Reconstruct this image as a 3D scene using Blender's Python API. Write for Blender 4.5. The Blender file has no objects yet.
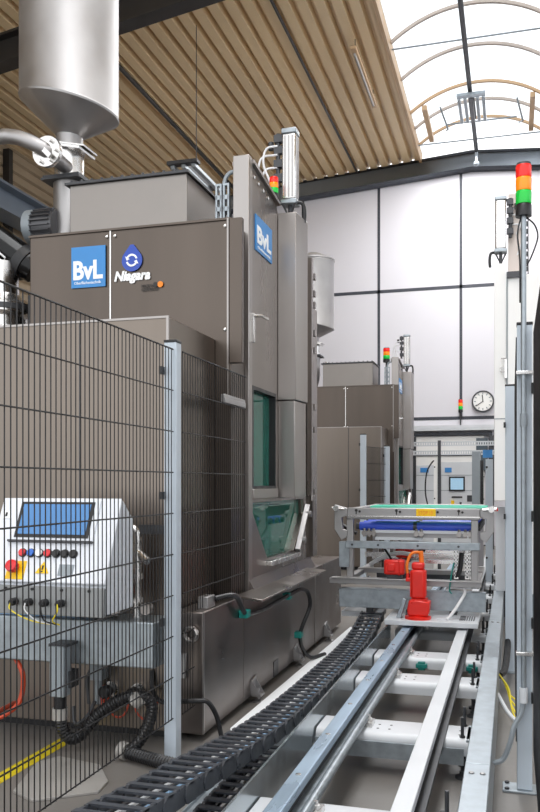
import bpy, bmesh, math, random
from mathutils import Vector, Matrix
random.seed(7)
PI = math.pi
S = bpy.context.scene
C = S.collection

# ------------------------------------------------------------------ materials
def lin(h):
    h = h.lstrip('#')
    v = [int(h[i:i+2], 16)/255 for i in (0, 2, 4)]
    return [x/12.92 if x <= .04045 else ((x+.055)/1.055)**2.4 for x in v]

def mat(name, hexc, rough=.5, metal=0., var=.12, scale=6., stretch=(1, 1, 1), bump=0., emit=None, es=0., rv=.1, spec=.5, coat=0.):
    m = bpy.data.materials.new(name); m.use_nodes = True
    nt = m.node_tree; b = nt.nodes['Principled BSDF']
    col = lin(hexc)
    b.inputs['Metallic'].default_value = metal
    b.inputs['Roughness'].default_value = rough
    b.inputs['Specular IOR Level'].default_value = spec
    b.inputs['Coat Weight'].default_value = coat
    b.inputs['Base Color'].default_value = (*col, 1)
    if var > 0:
        tc = nt.nodes.new('ShaderNodeTexCoord'); mp = nt.nodes.new('ShaderNodeMapping')
        mp.inputs['Scale'].default_value = stretch
        nz = nt.nodes.new('ShaderNodeTexNoise'); nz.inputs['Scale'].default_value = scale
        nz.inputs['Detail'].default_value = 5
        nt.links.new(tc.outputs['Object'], mp.inputs['Vector']); nt.links.new(mp.outputs['Vector'], nz.inputs['Vector'])
        rp = nt.nodes.new('ShaderNodeMapRange')
        rp.inputs['From Min'].default_value = .3; rp.inputs['From Max'].default_value = .7
        rp.inputs['To Min'].default_value = 1-var; rp.inputs['To Max'].default_value = 1+var
        nt.links.new(nz.outputs['Fac'], rp.inputs['Value'])
        mx = nt.nodes.new('ShaderNodeVectorMath'); mx.operation = 'SCALE'
        mx.inputs[0].default_value = col
        nt.links.new(rp.outputs['Result'], mx.inputs['Scale'])
        nt.links.new(mx.outputs['Vector'], b.inputs['Base Color'])
        r2 = nt.nodes.new('ShaderNodeMapRange')
        r2.inputs['From Min'].default_value = .3; r2.inputs['From Max'].default_value = .7
        r2.inputs['To Min'].default_value = max(.02, rough-rv); r2.inputs['To Max'].default_value = min(1, rough+rv)
        nt.links.new(nz.outputs['Fac'], r2.inputs['Value']); nt.links.new(r2.outputs['Result'], b.inputs['Roughness'])
        if bump > 0:
            bp = nt.nodes.new('ShaderNodeBump'); bp.inputs['Strength'].default_value = bump; bp.inputs['Distance'].default_value = .01
            nt.links.new(nz.outputs['Fac'], bp.inputs['Height']); nt.links.new(bp.outputs['Normal'], b.inputs['Normal'])
    if emit:
        b.inputs['Emission Color'].default_value = (*lin(emit), 1); b.inputs['Emission Strength'].default_value = es
    return m

def glassmat(name, hexc, gloss=.12, clear=.8, back='#9fb8b0', kind='ShaderNodeBsdfTranslucent'):
    """thin tinted pane: coloured see-through + sharp reflection"""
    m = bpy.data.materials.new(name); m.use_nodes = True
    nt = m.node_tree; nt.nodes.clear()
    out = nt.nodes.new('ShaderNodeOutputMaterial')
    tr = nt.nodes.new('ShaderNodeBsdfTransparent'); tr.inputs['Color'].default_value = (*lin(hexc), 1)
    df = nt.nodes.new(kind); df.inputs['Color'].default_value = (*lin(back), 1)
    m1 = nt.nodes.new('ShaderNodeMixShader'); m1.inputs[0].default_value = clear
    nt.links.new(df.outputs[0], m1.inputs[1]); nt.links.new(tr.outputs[0], m1.inputs[2])
    gl = nt.nodes.new('ShaderNodeBsdfGlossy'); gl.inputs['Roughness'].default_value = .03
    m2 = nt.nodes.new('ShaderNodeMixShader'); m2.inputs[0].default_value = gloss
    nt.links.new(m1.outputs[0], m2.inputs[1]); nt.links.new(gl.outputs[0], m2.inputs[2])
    nt.links.new(m2.outputs[0], out.inputs['Surface'])
    return m

M = {}
M['steel'] = mat('brushed_steel', '#5f5751', .32, 1, .14, 2.2, (1, 1, .12), rv=.06)  # dark brown base colour stands in for the hall reflected in the steel
M['steel_front'] = mat('front_cabinet_steel', '#7d746c', .34, 1, .10, 3, (1, 1, .12), rv=.06)
M['steel_side'] = mat('brushed_steel_side', '#8d8681', .30, 1, .12, 4, (1, 1, .10), rv=.07)
M['steel_lift'] = mat('brushed_steel_door', '#a09b98', .33, 1, .08, 4, (1, 1, .1), rv=.05)
M['steel_dark'] = mat('worn_tank_steel', '#7c7470', .36, 1, .22, 2.6, (1, 1, 1), rv=.12)
M['steel_bright'] = mat('bright_steel', '#d6d4d2', .26, 1, .06, 8, rv=.05)
M['steel_matte'] = mat('blasted_steel', '#a9a7a7', .5, 1, .07, 5, rv=.05)
M['steel_box'] = mat('sheet_steel', '#8e8985', .42, 1, .07, 3, rv=.05)
M['galv_shiny'] = mat('shiny_galvanised_sheet', '#bcc5cb', .2, .8, .12, 12, rv=.07)
M['plate_grey'] = mat('grey_plate', '#a19e9a', .5, .1, .1, 4)
M['galv'] = mat('galvanised_steel', '#9fa7ad', .42, .75, .16, 18, rv=.08)
M['rail_steel'] = mat('ground_rail_steel', '#a6bacd', .3, .45, .12, 9, (1, .2, 1), rv=.07)  # blue reflection on the rail top is put into the base colour
M['dark_steel'] = mat('dark_rolled_steel', '#4c4d50', .5, .6, .2, 8)
M['white_paint'] = mat('white_painted_steel', '#cdd0d4', .38, 0, .04, 4)
M['post_paint'] = mat('light_grey_post_paint', '#b9c3cd', .38, 0, .04, 4)
M['grey_paint'] = mat('grey_cabinet_paint', '#d3d6da', .45, 0, .04, 4)
M['mid_grey'] = mat('mid_grey_paint', '#8f979d', .45, .1, .06, 5)
M['console'] = mat('console_paint', '#dfe3ea', .4, 0, .03, 5)
M['console_low'] = mat('console_lower_steel', '#8d8f90', .4, .5, .1, 5)
M['black'] = mat('black_plastic', '#17171a', .4, 0, .1, 10)
M['black_gloss'] = mat('black_glossy_pipe', '#0a0a0b', .16, 0, .05, 10, spec=.3, rv=.03)
M['wire'] = mat('black_powder_wire', '#1b1a1b', .38, .2, .1, 20)
M['chain'] = mat('chain_plastic', '#3a3d43', .36, 0, .15, 14)
M['red'] = mat('red_motor_paint', '#e02418', .36, 0, .07, 9)
M['orange_cable'] = mat('orange_cable', '#f07a1e', .45, 0, .05, 9)
M['orange_hose'] = mat('red_orange_hose', '#c4482a', .4, 0, .08, 9)
M['yellow'] = mat('yellow_sign', '#f7c70c', .45, 0, .03, 9)
M['yellow_line'] = mat('yellow_floor_paint', '#d8c21c', .6, 0, .16, 12)
M['blue_sign'] = mat('blue_sign', '#3a86c8', .4, 0, .03, 9)
M['drop_blue'] = mat('drop_blue', '#2b4cae', .4, 0, .03, 9)
M['white_ink'] = mat('white_print', '#f4f6f8', .5, 0, 0)
M['dark_ink'] = mat('dark_print', '#2a2827', .5, 0, 0)
M['orange_ink'] = mat('orange_print', '#f08a24', .5, 0, 0)
M['blue_roll'] = mat('blue_roller', '#3a58d0', .4, 0, .08, 9)
M['green_clip'] = mat('green_clip', '#0c7a72', .45, 0, .08, 9)
M['yellow_cable'] = mat('yellow_cable', '#e6d21e', .45, 0, .05, 9)
M['blue_cable'] = mat('pale_blue_hose', '#9cc3e6', .3, 0, .05, 9)
M['white_cable'] = mat('white_cable', '#d9dadc', .45, 0, .05, 9)
M['red_button'] = mat('red_button', '#d62830', .3, 0, 0)
M['blue_button'] = mat('blue_button', '#2e66c0', .3, 0, 0)
M['screen'] = mat('lit_screen', '#3f6fa4', .15, 0, .1, 3, emit='#4f8cc4', es=.30)
M['screen_pale'] = mat('pale_lit_screen', '#9fc3dc', .15, 0, .1, 3, emit='#a9cfe6', es=.3)
M['chamber'] = mat('chamber_lining', '#c9d8d2', .5, .2, .2, 5)
M['pane'] = glassmat('green_safety_glass', '#6fd0ba', .20, .62, '#4d9a8c', 'ShaderNodeBsdfDiffuse')
M['aqua_strut'] = mat('pale_strut', '#dff5ee', .5, 0, .05, 5)
M['aqua'] = glassmat('aqua_sheet', '#a8f0de', .08, .4, '#7be8cd', 'ShaderNodeBsdfDiffuse')
M['vault'] = glassmat('skylight_sheet', '#fbfdff', .02, .8, '#ffffff')
M['wall'] = mat('wall_panel', '#d9d7dd', .55, 0, .02, .6)
M['wall_tan'] = mat('tan_cladding', '#a08e76', .6, 0, .08, 1.5, (1, 1, 6))
M['wall_side'] = mat('side_wall', '#8d8782', .7, 0, .05, 1)
M['deck'] = mat('tan_roof_deck', '#dec399', .5, 0, .07, 1.2, (1, .15, 1))
M['seam'] = mat('dark_seam', '#3d4048', .5, .1, .05, 5)
M['beam_blue'] = mat('blue_grey_beam', '#707a86', .45, .2, .08, 3)
M['beam_web'] = mat('grey_beam_web', '#a9b3be', .45, .1, .05, 3)
M['lit_white'] = mat('skylit_white', '#f3f2f0', .4, 0, .02, 4)  # white raised so the colour itself carries the skylight's brightness
M['beam_dark'] = mat('dark_brown_beam', '#2e2b29', .5, .1, .1, 3)
M['rib'] = mat('skylight_rib', '#b6aaa0', .5, .3, .05, 4)
M['rib_tan'] = mat('skylight_frame_tan', '#c2a27e', .5, .1, .05, 4)
M['clock_face'] = mat('clock_face', '#f2f1ee', .5, 0, 0)
M['glass_dark'] = mat('dark_window', '#4a565e', .12, 0, .1, 4)
M['motor_dark'] = mat('ribbed_motor', '#59595c', .4, .5, .1, 8)
M['lamp_glow'] = mat('lamp_glow', '#fff6e0', .4, 0, 0, emit='#fff4dc', es=3.)
M['sig_red'] = mat('signal_red', '#e3231c', .22, 0, 0, emit='#e3231c', es=.25)
M['sig_amber'] = mat('signal_amber', '#f58a12', .22, 0, 0, emit='#f58a12', es=.25)
M['sig_green'] = mat('signal_green', '#12b53c', .22, 0, 0, emit='#12b53c', es=.25)
M['beige'] = mat('beige_panel', '#cfc4bd', .5, 0, .04, 4)

def floor_mat():
    m = mat('concrete_floor', '#77736f', .42, 0, .13, .9, rv=.10)
    nt = m.node_tree; b = nt.nodes['Principled BSDF']
    tc = nt.nodes.new('ShaderNodeTexCoord'); n2 = nt.nodes.new('ShaderNodeTexNoise')
    n2.inputs['Scale'].default_value = 22; n2.inputs['Detail'].default_value = 6
    nt.links.new(tc.outputs['Object'], n2.inputs['Vector'])
    bp = nt.nodes.new('ShaderNodeBump'); bp.inputs['Strength'].default_value = .08; bp.inputs['Distance'].default_value = .01
    nt.links.new(n2.outputs['Fac'], bp.inputs['Height']); nt.links.new(bp.outputs['Normal'], b.inputs['Normal'])
    return m
M['floor'] = floor_mat()

# ------------------------------------------------------------------ mesh builder
class MB:
    def __init__(s): s.v = []; s.f = []
    def add(s, vs, fs):
        o = len(s.v); s.v += [tuple(v) for v in vs]; s.f += [[i+o for i in f] for f in fs]; return s
    def box(s, x0, x1, y0, y1, z0, z1):
        vs = [(x, y, z) for z in (z0, z1) for y in (y0, y1) for x in (x0, x1)]
        return s.add(vs, [(0, 2, 3, 1), (4, 5, 7, 6), (0, 1, 5, 4), (2, 6, 7, 3), (0, 4, 6, 2), (1, 3, 7, 5)])
    def cbox(s, c, d, R=None):
        n = len(s.v); s.box(-d[0]/2, d[0]/2, -d[1]/2, d[1]/2, -d[2]/2, d[2]/2)
        for i in range(n, len(s.v)):
            p = Vector(s.v[i]); p = (R @ p if R else p) + Vector(c); s.v[i] = tuple(p)
        return s
    @staticmethod
    def _p(ax, a, u, v): return (a, u, v) if ax == 'x' else (u, a, v) if ax == 'y' else (u, v, a)
    def prism(s, poly, ax, a0, a1):
        n = len(poly)
        vs = [s._p(ax, a0, *p) for p in poly] + [s._p(ax, a1, *p) for p in poly]
        return s.add(vs, [tuple(range(n)), tuple(range(2*n-1, n-1, -1))] + [(i, (i+1) % n, n+(i+1) % n, n+i) for i in range(n)])
    def ring(s, out, inn, ax, a0, a1):
        n = len(out)
        vs = [s._p(ax, a, *p) for a in (a0, a1) for poly in (out, inn) for p in poly]
        fs = []
        for i in range(n):
            j = (i+1) % n
            fs += [(i, j, n+j, n+i), (2*n+i, 3*n+i, 3*n+j, 2*n+j), (i, 2*n+i, 2*n+j, j), (n+i, n+j, 3*n+j, 3*n+i)]
        return s.add(vs, fs)
    def tube(s, pts, r, n=10, caps=True):
        pts = [Vector(p) for p in pts]; k = len(pts)
        rs = r if isinstance(r, (list, tuple)) else [r]*k
        t = (pts[1]-pts[0]).normalized()
        a = t.orthogonal().normalized(); vs = []
        for i in range(k):
            tt = (pts[min(i+1, k-1)]-pts[max(i-1, 0)]).normalized()
            a = (a - tt*a.dot(tt)).normalized(); b = tt.cross(a)
            vs += [tuple(pts[i] + (a*math.cos(2*PI*j/n)+b*math.sin(2*PI*j/n))*rs[i]) for j in range(n)]
        fs = [(i*n+j, i*n+(j+1) % n, (i+1)*n+(j+1) % n, (i+1)*n+j) for i in range(k-1) for j in range(n)]
        if caps: fs += [tuple(range(n-1, -1, -1)), tuple(range((k-1)*n, k*n))]
        return s.add(vs, fs)
    def cyl(s, p0, p1, r, n=16): return s.tube([p0, p1], r, n)
    def lathe(s, c, prof, n=40, ax='z'):
        vs = []
        for (r, h) in prof:
            for j in range(n):
                u, w = r*math.cos(2*PI*j/n), r*math.sin(2*PI*j/n)
                p = (u, w, h) if ax == 'z' else (h, u, w) if ax == 'x' else (w, h, u)
                vs.append((p[0]+c[0], p[1]+c[1], p[2]+c[2]))
        k = len(prof)
        fs = [(i*n+j, i*n+(j+1) % n, (i+1)*n+(j+1) % n, (i+1)*n+j) for i in range(k-1) for j in range(n)]
        if prof[0][0] > 1e-4: fs.append(tuple(range(n-1, -1, -1)))
        if prof[-1][0] > 1e-4: fs.append(tuple(range((k-1)*n, k*n)))
        return s.add(vs, fs)
    def mesh(s, name, m, off):
        me = bpy.data.meshes.new(name)
        me.from_pydata([(v[0]-off[0], v[1]-off[1], v[2]-off[2]) for v in s.v], [], s.f)
        bm = bmesh.new(); bm.from_mesh(me)
        bmesh.ops.remove_doubles(bm, verts=bm.verts, dist=1e-6)
        bmesh.ops.recalc_face_normals(bm, faces=bm.faces); bm.to_mesh(me); bm.free()
        me.polygons.foreach_set('use_smooth', [True]*len(me.polygons))
        me.set_sharp_from_angle(angle=math.radians(32))
        me.materials.append(m if not isinstance(m, str) else M[m])
        return me

def wloc(o):
    p = Vector((0, 0, 0))
    while o: p += o.location; o = o.parent
    return p

def part(name, mb, m, parent, bev=0., label=None):
    me = mb.mesh(name, m, wloc(parent))
    o = bpy.data.objects.new(name, me); C.objects.link(o); o.parent = parent
    if bev: addbev(o, bev)
    if label: o['label'] = label
    return o

def addbev(o, w):
    b = o.modifiers.new('bevel', 'BEVEL'); b.width = w; b.segments = 2; b.limit_method = 'ANGLE'; b.angle_limit = math.radians(40)

def thing(name, label, cat, loc, group=None):
    o = bpy.data.objects.new(name, None); C.objects.link(o); o.location = loc
    o.empty_display_size = .1
    o['label'] = label; o['category'] = cat
    if group: o['group'] = group
    return o

def solo(name, mb, m, label, cat, group=None, bev=0., kind=None):
    xs = [v[0] for v in mb.v]; ys = [v[1] for v in mb.v]; zs = [v[2] for v in mb.v]
    off = ((min(xs)+max(xs))/2, (min(ys)+max(ys))/2, min(zs))
    o = bpy.data.objects.new(name, mb.mesh(name, m, off)); C.objects.link(o); o.location = off
    o['label'] = label; o['category'] = cat
    if group: o['group'] = group
    if kind: o['kind'] = kind
    if bev: addbev(o, bev)
    return o

def struct(name, mb, m, parent=None, bev=0.):
    off = wloc(parent) if parent else (0, 0, 0)
    o = bpy.data.objects.new(name, mb.mesh(name, m, off)); C.objects.link(o)
    if parent: o.parent = parent
    else: o['kind'] = 'structure'
    if bev: addbev(o, bev)
    return o

def dup(o, delta, label=None, group=None, parent=None):
    c = o.copy(); C.objects.link(c)
    if parent: c.parent = parent
    else: c.location = o.location + Vector(delta)
    if label: c['label'] = label
    if group: c['group'] = group
    for ch in list(o.children): dup(ch, (0, 0, 0), parent=c)
    return c

def letters(name, txt, m, parent, org, right, up, size, shear=0., bold=0., width=None):
    """flat raised lettering as a mesh part"""
    cu = bpy.data.curves.new(name, 'FONT'); cu.body = txt; cu.size = size; cu.shear = shear; cu.offset = bold; cu.extrude = .0012
    cu.resolution_u = 3
    t = bpy.data.objects.new(name, cu); C.objects.link(t)
    dg = bpy.context.evaluated_depsgraph_get(); dg.update()
    me = bpy.data.meshes.new_from_object(t.evaluated_get(dg))
    C.objects.unlink(t); bpy.data.objects.remove(t)
    xs = [v.co.x for v in me.vertices]; x0, x1 = min(xs), max(xs)
    k = 1. if not width else width/(x1-x0)
    R = Vector(right); Uv = Vector(up); N = R.cross(Uv); off = wloc(parent)
    for v in me.vertices:
        v.co = Vector(org) + R*((v.co.x-x0)*k) + Uv*v.co.y + N*(v.co.z) - off
    me.materials.clear(); me.materials.append(M[m])
    o = bpy.data.objects.new(name, me); C.objects.link(o); o.parent = parent
    return o

def arc(c, r, a0, a1, n, ax1=(1, 0, 0), ax2=(0, 0, 1)):
    c = Vector(c); a = Vector(ax1); b = Vector(ax2)
    return [c + a*(r*math.cos(a0+(a1-a0)*i/n)) + b*(r*math.sin(a0+(a1-a0)*i/n)) for i in range(n+1)]

def smooth(pts, n=6):
    """Catmull-Rom through the points"""
    P = [Vector(p) for p in pts]; P = [P[0]*2-P[1]] + P + [P[-1]*2-P[-2]]; out = []
    for i in range(1, len(P)-2):
        for k in range(n):
            t = k/n; a, b, c, d = P[i-1], P[i], P[i+1], P[i+2]
            out.append(.5*((2*b)+(c-a)*t+(2*a-5*b+4*c-d)*t*t+(3*b-a-3*c+d)*t**3))
    out.append(P[-2]); return out
def cable(name, pts, r, m, label, cat='cable', group=None): return solo(name, MB().tube(smooth(pts), r, 8), m, label, cat, group)
def hexbolt(mb, x, y, z, r=.012, h=.01): return mb.lathe((x, y, z), [(r, 0), (r, h), (r*.6, h*1.3)], 6)

# ------------------------------------------------------------------ the hall
YW = 20.; XL = -10.; XR = 7.; SX0, SX1 = -2.04, .68
def roofz(x): return 9.05 + (x-SX0)*.082 if x < SX0 else 9.05 - (x-SX1)*.082
struct('floor', MB().box(XL-.3, XR+.3, -6, YW+.3, -.2, 0), 'floor')
struct('wall_back', MB().prism([(XL, 0), (XR, 0), (XR, 8.5), (SX1, 9.05), (SX0, 9.05), (XL, 8.4)], 'y', YW, YW+.25), 'wall')
tm = MB()
for x in (-8.74, -6.85, -4.96, -3.08, -1.15, .78, 2.7, 4.6): tm.box(x-.032, x+.032, YW-.006, YW+.02, 2.98, 8.9)
for z in (2.98, 6.06): tm.box(XL, XR, YW-.006, YW+.02, z-.038, z+.038)
struct('trim_1', tm, 'seam')
wl = MB()
for i in range(40):
    z = i*.22
    if z > 8.5: break
    wl.prism([(XL, z), (XL+.06, z+.03), (XL+.06, z+.17), (XL, z+.22), (XL-.2, z+.22), (XL-.2, z)], 'y', 0, YW)
struct('wall_left', wl, 'wall_tan')
struct('wall_right', MB().box(XR, XR+.25, -1, YW, 0, 3.6).box(XR, XR+.25, -1, YW, 7.9, 8.6), 'wall_side')
w3 = struct('added_glazing_band', MB().box(XR+.1, XR+.11, -1, YW, 3.6, 7.9), 'vault')  # unseen glazed band, added so sky light reaches the roof deck
for y in range(-1, 20, 3): struct('mullion', MB().box(XR+.02, XR+.2, y, y+.12, 3.6, 7.9), 'beam_dark', w3)
# trapezoidal roof deck, ribs running away from the camera
def deck(x0, x1, y0, y1):
    pr = []; p = .26; x = x0
    while x < x1-.01:
        for dx, dz in ((0, .0), (.155, .0), (.175, .13), (.24, .13)):
            if x+dx <= x1: pr.append((x+dx, roofz(x+dx)+dz))
        x += p
    pr.append((x1, roofz(x1)+.0))
    up = [(a, b+.02) for a, b in reversed(pr)]
    return MB().prism(pr+up, 'y', y0, y1)
ce = struct('ceiling', deck(XL, SX0-.05, -1, YW), 'deck')
struct('ceiling_deck', deck(SX1+.05, XR, -1, YW), 'deck', ce)
struct('trim_2', MB().box(SX0-.05, SX0, -1, YW, 8.98, 9.25).box(SX1, SX1+.05, -1, YW, 8.98, 9.25), 'rib_tan')
# gable beam on the end wall (two sloping halves of an I-section)
gb = MB(); gw = MB()
for xa, xb in ((XL, -.9), (-.9, XR)):
    def zz(x): return 9.06 - abs(x+.9)*.075
    for (lo, hi, y0, y1) in ((.0, .06, YW-.22, YW-.02), (-.32, .0, YW-.19, YW-.15), (-.38, -.32, YW-.22, YW-.02)):
        (gw if lo == -.32 else gb).prism([(xa, zz(xa)+lo+.03), (xb, zz(xb)+lo+.03), (xb, zz(xb)+hi+.03), (xa, zz(xa)+hi+.03)], 'y', y0, y1)
t3 = struct('trim_3', gb, 'seam'); struct('beam_web', gw, 'beam_web', t3)
# rafter crossing under the deck
rb = MB()
def rz(x): return 7.79 + (x+7.46)*.15
for (lo, hi, y0, y1) in ((-.04, .0, 10.86, 11.14), (0, .36, 10.985, 11.015), (.36, .40, 10.86, 11.14)):
    rb.prism([(XL, rz(XL)+lo), (-2.1, rz(-2.1)+lo), (-2.1, rz(-2.1)+hi), (XL, rz(XL)+hi)], 'y', y0, y1)
struct('trim_4', rb, 'beam_dark')
# crane rail and columns on the left wall
cr = MB().box(XL+.25, XL+.75, 0, YW, 7.15, 7.2).box(XL+.47, XL+.53, 0, YW, 6.7, 7.15).box(XL+.25, XL+.75, 0, YW, 6.65, 6.7)
struct('trim_5', cr, 'beam_blue')
cc = MB()
for y in (8.6, 14.75, 19.4): cc.box(XL+.06, XL+.2, y, y+.14, 0, 8.25)
struct('trim_6', cc, 'beam_dark')
struct('trim_7', MB().cyl((-6.5, 6, 8.63), (-6.5, YW-.3, 8.63), .04).cyl((-3.55, 9, 8.87), (-3.55, YW-.3, 8.87), .025), 'beam_dark')
# barrel-vault skylight
XC = (SX0+SX1)/2; HW = (SX1-SX0)/2; RISE = .48
RA = (HW*HW+RISE*RISE)/(2*RISE); AH = math.asin(HW/RA)
def vault(r, y0, y1, n=24):
    a = [(XC+r*math.sin(-AH+2*AH*i/n), 9.17+RISE-RA+r*math.cos(-AH+2*AH*i/n)) for i in range(n+1)]
    return a
w1 = struct('window_1', MB().prism(vault(RA+.03, 0, 0)+vault(RA+.022, 0, 0)[::-1], 'y', -1, YW), 'vault')
for y in (8.6, 10.0, 11.4, 13.1, 14.6, 16.0, 17.5, 18.3, 19.2):
    struct('arch_rib', MB().prism(vault(RA+.02, 0, 0)+vault(RA-.03, 0, 0)[::-1], 'y', y-.03, y+.03), 'rib_tan' if y in (17.5, 19.2) else 'rib', w1)
vf = MB()
for x in (-1.75, .40): vf.box(x-.05, x+.05, 17.5, 19.2, 9.2, 9.30)
struct('vent_frame', vf, 'rib_tan', w1)
va = MB()
for x in (-1.45, .1): va.tube([(x, 17.8, 9.35), (x+.12, 18.4, 9.12), (x+.05, 18.9, 9.3)], .02, 8)
va.tube([(-1.35, 18.4, 9.22), (.1, 18.4, 9.22)], .018, 8)
struct('vent_opener', va, 'mid_grey', w1)
for y in (14.75, 19.1): struct('tie_rod', MB().cyl((SX0, y, 9.12), (SX1, y, 9.12), .016, 8), 'mid_grey', w1)

# sectional door and lintel in the end wall
d1 = struct('door_1', MB().box(-2.24, -.62, YW-.06, YW+.01, .0, 2.55), 'lit_white')
struct('door_frame', MB().ring([(-2.32, 0), (-.44, 0), (-.44, 2.64), (-2.32, 2.64)], [(-2.24, 0.02), (-.52, 0.02), (-.52, 2.57), (-2.24, 2.57)], 'y', YW-.12, YW), 'seam', d1)
pj = MB()
for z in (.55, 1.08, 1.6, 2.1): pj.box(-2.24, -.62, YW-.075, YW-.055, z-.012, z+.012)
struct('panel_joints', pj, 'seam', d1)
struct('window_2', MB().box(-.80, -.54, YW-.09, YW, 1.75, 2.5), 'glass_dark')
struct('trim_8', MB().box(-2.4, -.3, YW-.2, YW, 2.68, 2.80), 'white_paint')

# ------------------------------------------------------------------ parts washer (built once, copied for the far one)
def washer():
    t = thing('parts_washer', 'tall brushed steel washing machine with two blue signs, nearest on the left', 'machine', (-2.4, 6.0, 0))
    hs = MB().box(-3.22, -2.05, 5.1, 7.35, .08, 3.165).box(-2.05, -1.745, 5.1, 5.385, .08, 3.165).box(-2.05, -1.745, 6.95, 7.35, .7, 3.165)
    hs.box(-2.05, -1.80, 5.385, 6.95, 2.3, 3.165).box(-2.05, -1.80, 5.385, 6.95, .1, .8)
    h = part('housing', hs, 'steel', t, .004)
    part('panel_seam', MB().box(-2.607, -2.597, 5.094, 5.102, 2.39, 3.165), 'steel_bright', h)
    part('panel_seam', MB().box(-1.766, -1.754, 5.080, 5.102, 2.0, 3.165), 'steel_lift', h)
    part('top_lip', MB().box(-3.225, -1.742, 5.088, 5.12, 3.158, 3.172), 'steel', h)
    part('corner_strip', MB().box(-1.752, -1.665, 5.085, 5.13, 2.23, 3.165), 'steel', h, .003)
    for x in (-2.63, -2.57, -1.785):
        for z in (3.12, 2.45): part('screw', MB().lathe((x, 5.1, z), [(.012, 0), (.012, -.008), (.006, -.012)], 8, 'y'), 'steel_bright', h)
    f = part('front_cabinet', MB().box(-4.4, -1.853, 4.33, 5.095, .06, 2.39).box(-4.4, -3.24, 5.095, 6.3, .06, 2.39), 'steel_front', t, .005)
    part('cabinet_edge', MB().box(-1.862, -1.848, 4.322, 4.334, .06, 2.395).box(-4.4, -1.862, 4.322, 4.334, 2.383, 2.395), 'steel_lift', f)
    part('panel_seam', MB().box(-2.408, -2.400, 4.324, 4.332, .06, 2.385), 'dark_steel', f)
    part('plinth', MB().box(-4.3, -1.9, 4.42, 6.2, 0, .06).box(-3.1, -2.0, 6.2, 7.3, 0, .08), 'black', t)
    # tower: upright frame, side panel with the two windows
    part('frame_post', MB().prism([(5.39, .7), (5.47, .7), (5.47, 3.69), (5.39, 3.69)], 'x', -1.83, -1.715), 'steel_lift', t, .004)
    tw = MB()
    tw.prism([(5.47, 2.14), (6.14, 2.14), (6.14, 3.52), (6.10, 3.58), (5.47, 3.65)], 'x', -1.80, -1.722)
    tw.ring([(5.47, 1.36), (6.14, 1.36), (6.14, 2.14), (5.47, 2.14)], [(5.49, 1.425), (6.06, 1.425), (6.06, 2.115), (5.49, 2.115)], 'x', -1.80, -1.722)
    tw.box(-1.80, -1.722, 6.14, 7.05, 1.36, 3.5)
    sp = part('side_panel', tw, 'steel_side', t, .003)
    for y in (5.52, 5.62, 5.74, 5.86): part('screw', MB().lathe((-1.722, y, 3.58-(y-5.5)*.1), [(.014, 0), (.014, .008), (.007, .012)], 8, 'x'), 'steel_bright', sp)
    part('rim_flange', MB().prism([(5.47, 3.68), (6.14, 3.60), (6.14, 3.575), (5.47, 3.655)], 'x', -1.86, -1.70), 'steel_lift', t)
    g = part('upper_window', MB().box(-1.775, -1.765, 5.485, 6.065, 1.42, 2.12), 'pane', t)
    part('window_gasket', MB().ring([(5.475, 1.41), (6.075, 1.41), (6.075, 2.13), (5.475, 2.13)], [(5.50, 1.435), (6.05, 1.435), (6.05, 2.105), (5.50, 2.105)], 'x', -1.765, -1.716), 'black', g)
    part('window_sill', MB().box(-1.80, -1.705, 5.47, 6.10, 1.345, 1.415), 'steel_lift', t, .004)
    # interior seen through the glass
    ch = part('chamber', MB().box(-2.045, -2.03, 5.39, 6.95, .80, 2.30), 'chamber', t)
    part('strut', MB().tube([(-1.83, 5.52, 1.85), (-1.83, 5.86, 2.2)], .03, 8), 'aqua_strut', ch)
    nz = MB()
    for z in (1.0, 1.15, 1.26): nz.cyl((-1.93, 5.5, z), (-1.93, 6.9, z), .016, 8)
    nz.lathe((-1.9, 6.55, 1.12), [(.09, 0), (.09, .02), (.05, .03)], 20, 'x')
    part('spray_pipes', nz, 'steel_bright', ch)
    # lower six-sided window
    ow = [(5.47, 1.345), (7.05, 1.345), (7.05, 1.2), (6.72, .845), (5.80, .845), (5.47, 1.2)]
    iw = [(5.50, 1.32), (6.96, 1.32), (6.96, 1.20), (6.62, .905), (5.86, .905), (5.50, 1.25)]
    lw = part('lower_window', MB().prism([(a, b) for a, b in iw], 'x', -1.775, -1.765), 'pane', t)
    part('window_frame', MB().ring([(5.47, 1.36), (7.05, 1.36), (7.05, 1.2), (7.05, .80), (5.47, .80), (5.47, 1.2)], iw, 'x', -1.80, -1.722), 'steel_side', lw, .003)
    part('drip_sill', MB().cbox((-1.70, 6.24, .87), (.06, .86, .035)), 'steel_bright', lw, .004)
    R = Matrix.Rotation(math.radians(-40), 3, 'X')
    part('guide_bar', MB().tube([(-1.70, 6.67, .90), (-1.70, 7.02, 1.26)], .028, 4).cyl((-1.72, 6.76, .98), (-1.65, 6.76, .98), .028, 8).cyl((-1.72, 6.96, 1.19), (-1.65, 6.96, 1.19), .028, 8), 'steel_matte', lw)
    # lift door housing and lift door
    part('door_housing', MB().prism([(-1.722, 6.14), (-1.578, 6.14), (-1.555, 6.42), (-1.60, 6.50), (-1.722, 6.60)], 'z', 2.09, 3.52), 'steel_lift', t, .004)
    dl = part('lift_door', MB().prism([(-1.722, 6.15), (-1.592, 6.15), (-1.57, 6.42), (-1.62, 6.49), (-1.722, 6.58)], 'z', 1.345, 2.085), 'steel_lift', t, .004)
    part('rail', MB().box(-1.70, -1.66, 7.0, 7.06, 1.35, 3.4), 'steel_side', t)
    ed = MB().box(-1.76, -1.70, 7.22, 7.39, .80, 3.02)
    part('rear_edge', ed, 'steel_side', t, .004)
    nu = MB()
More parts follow.
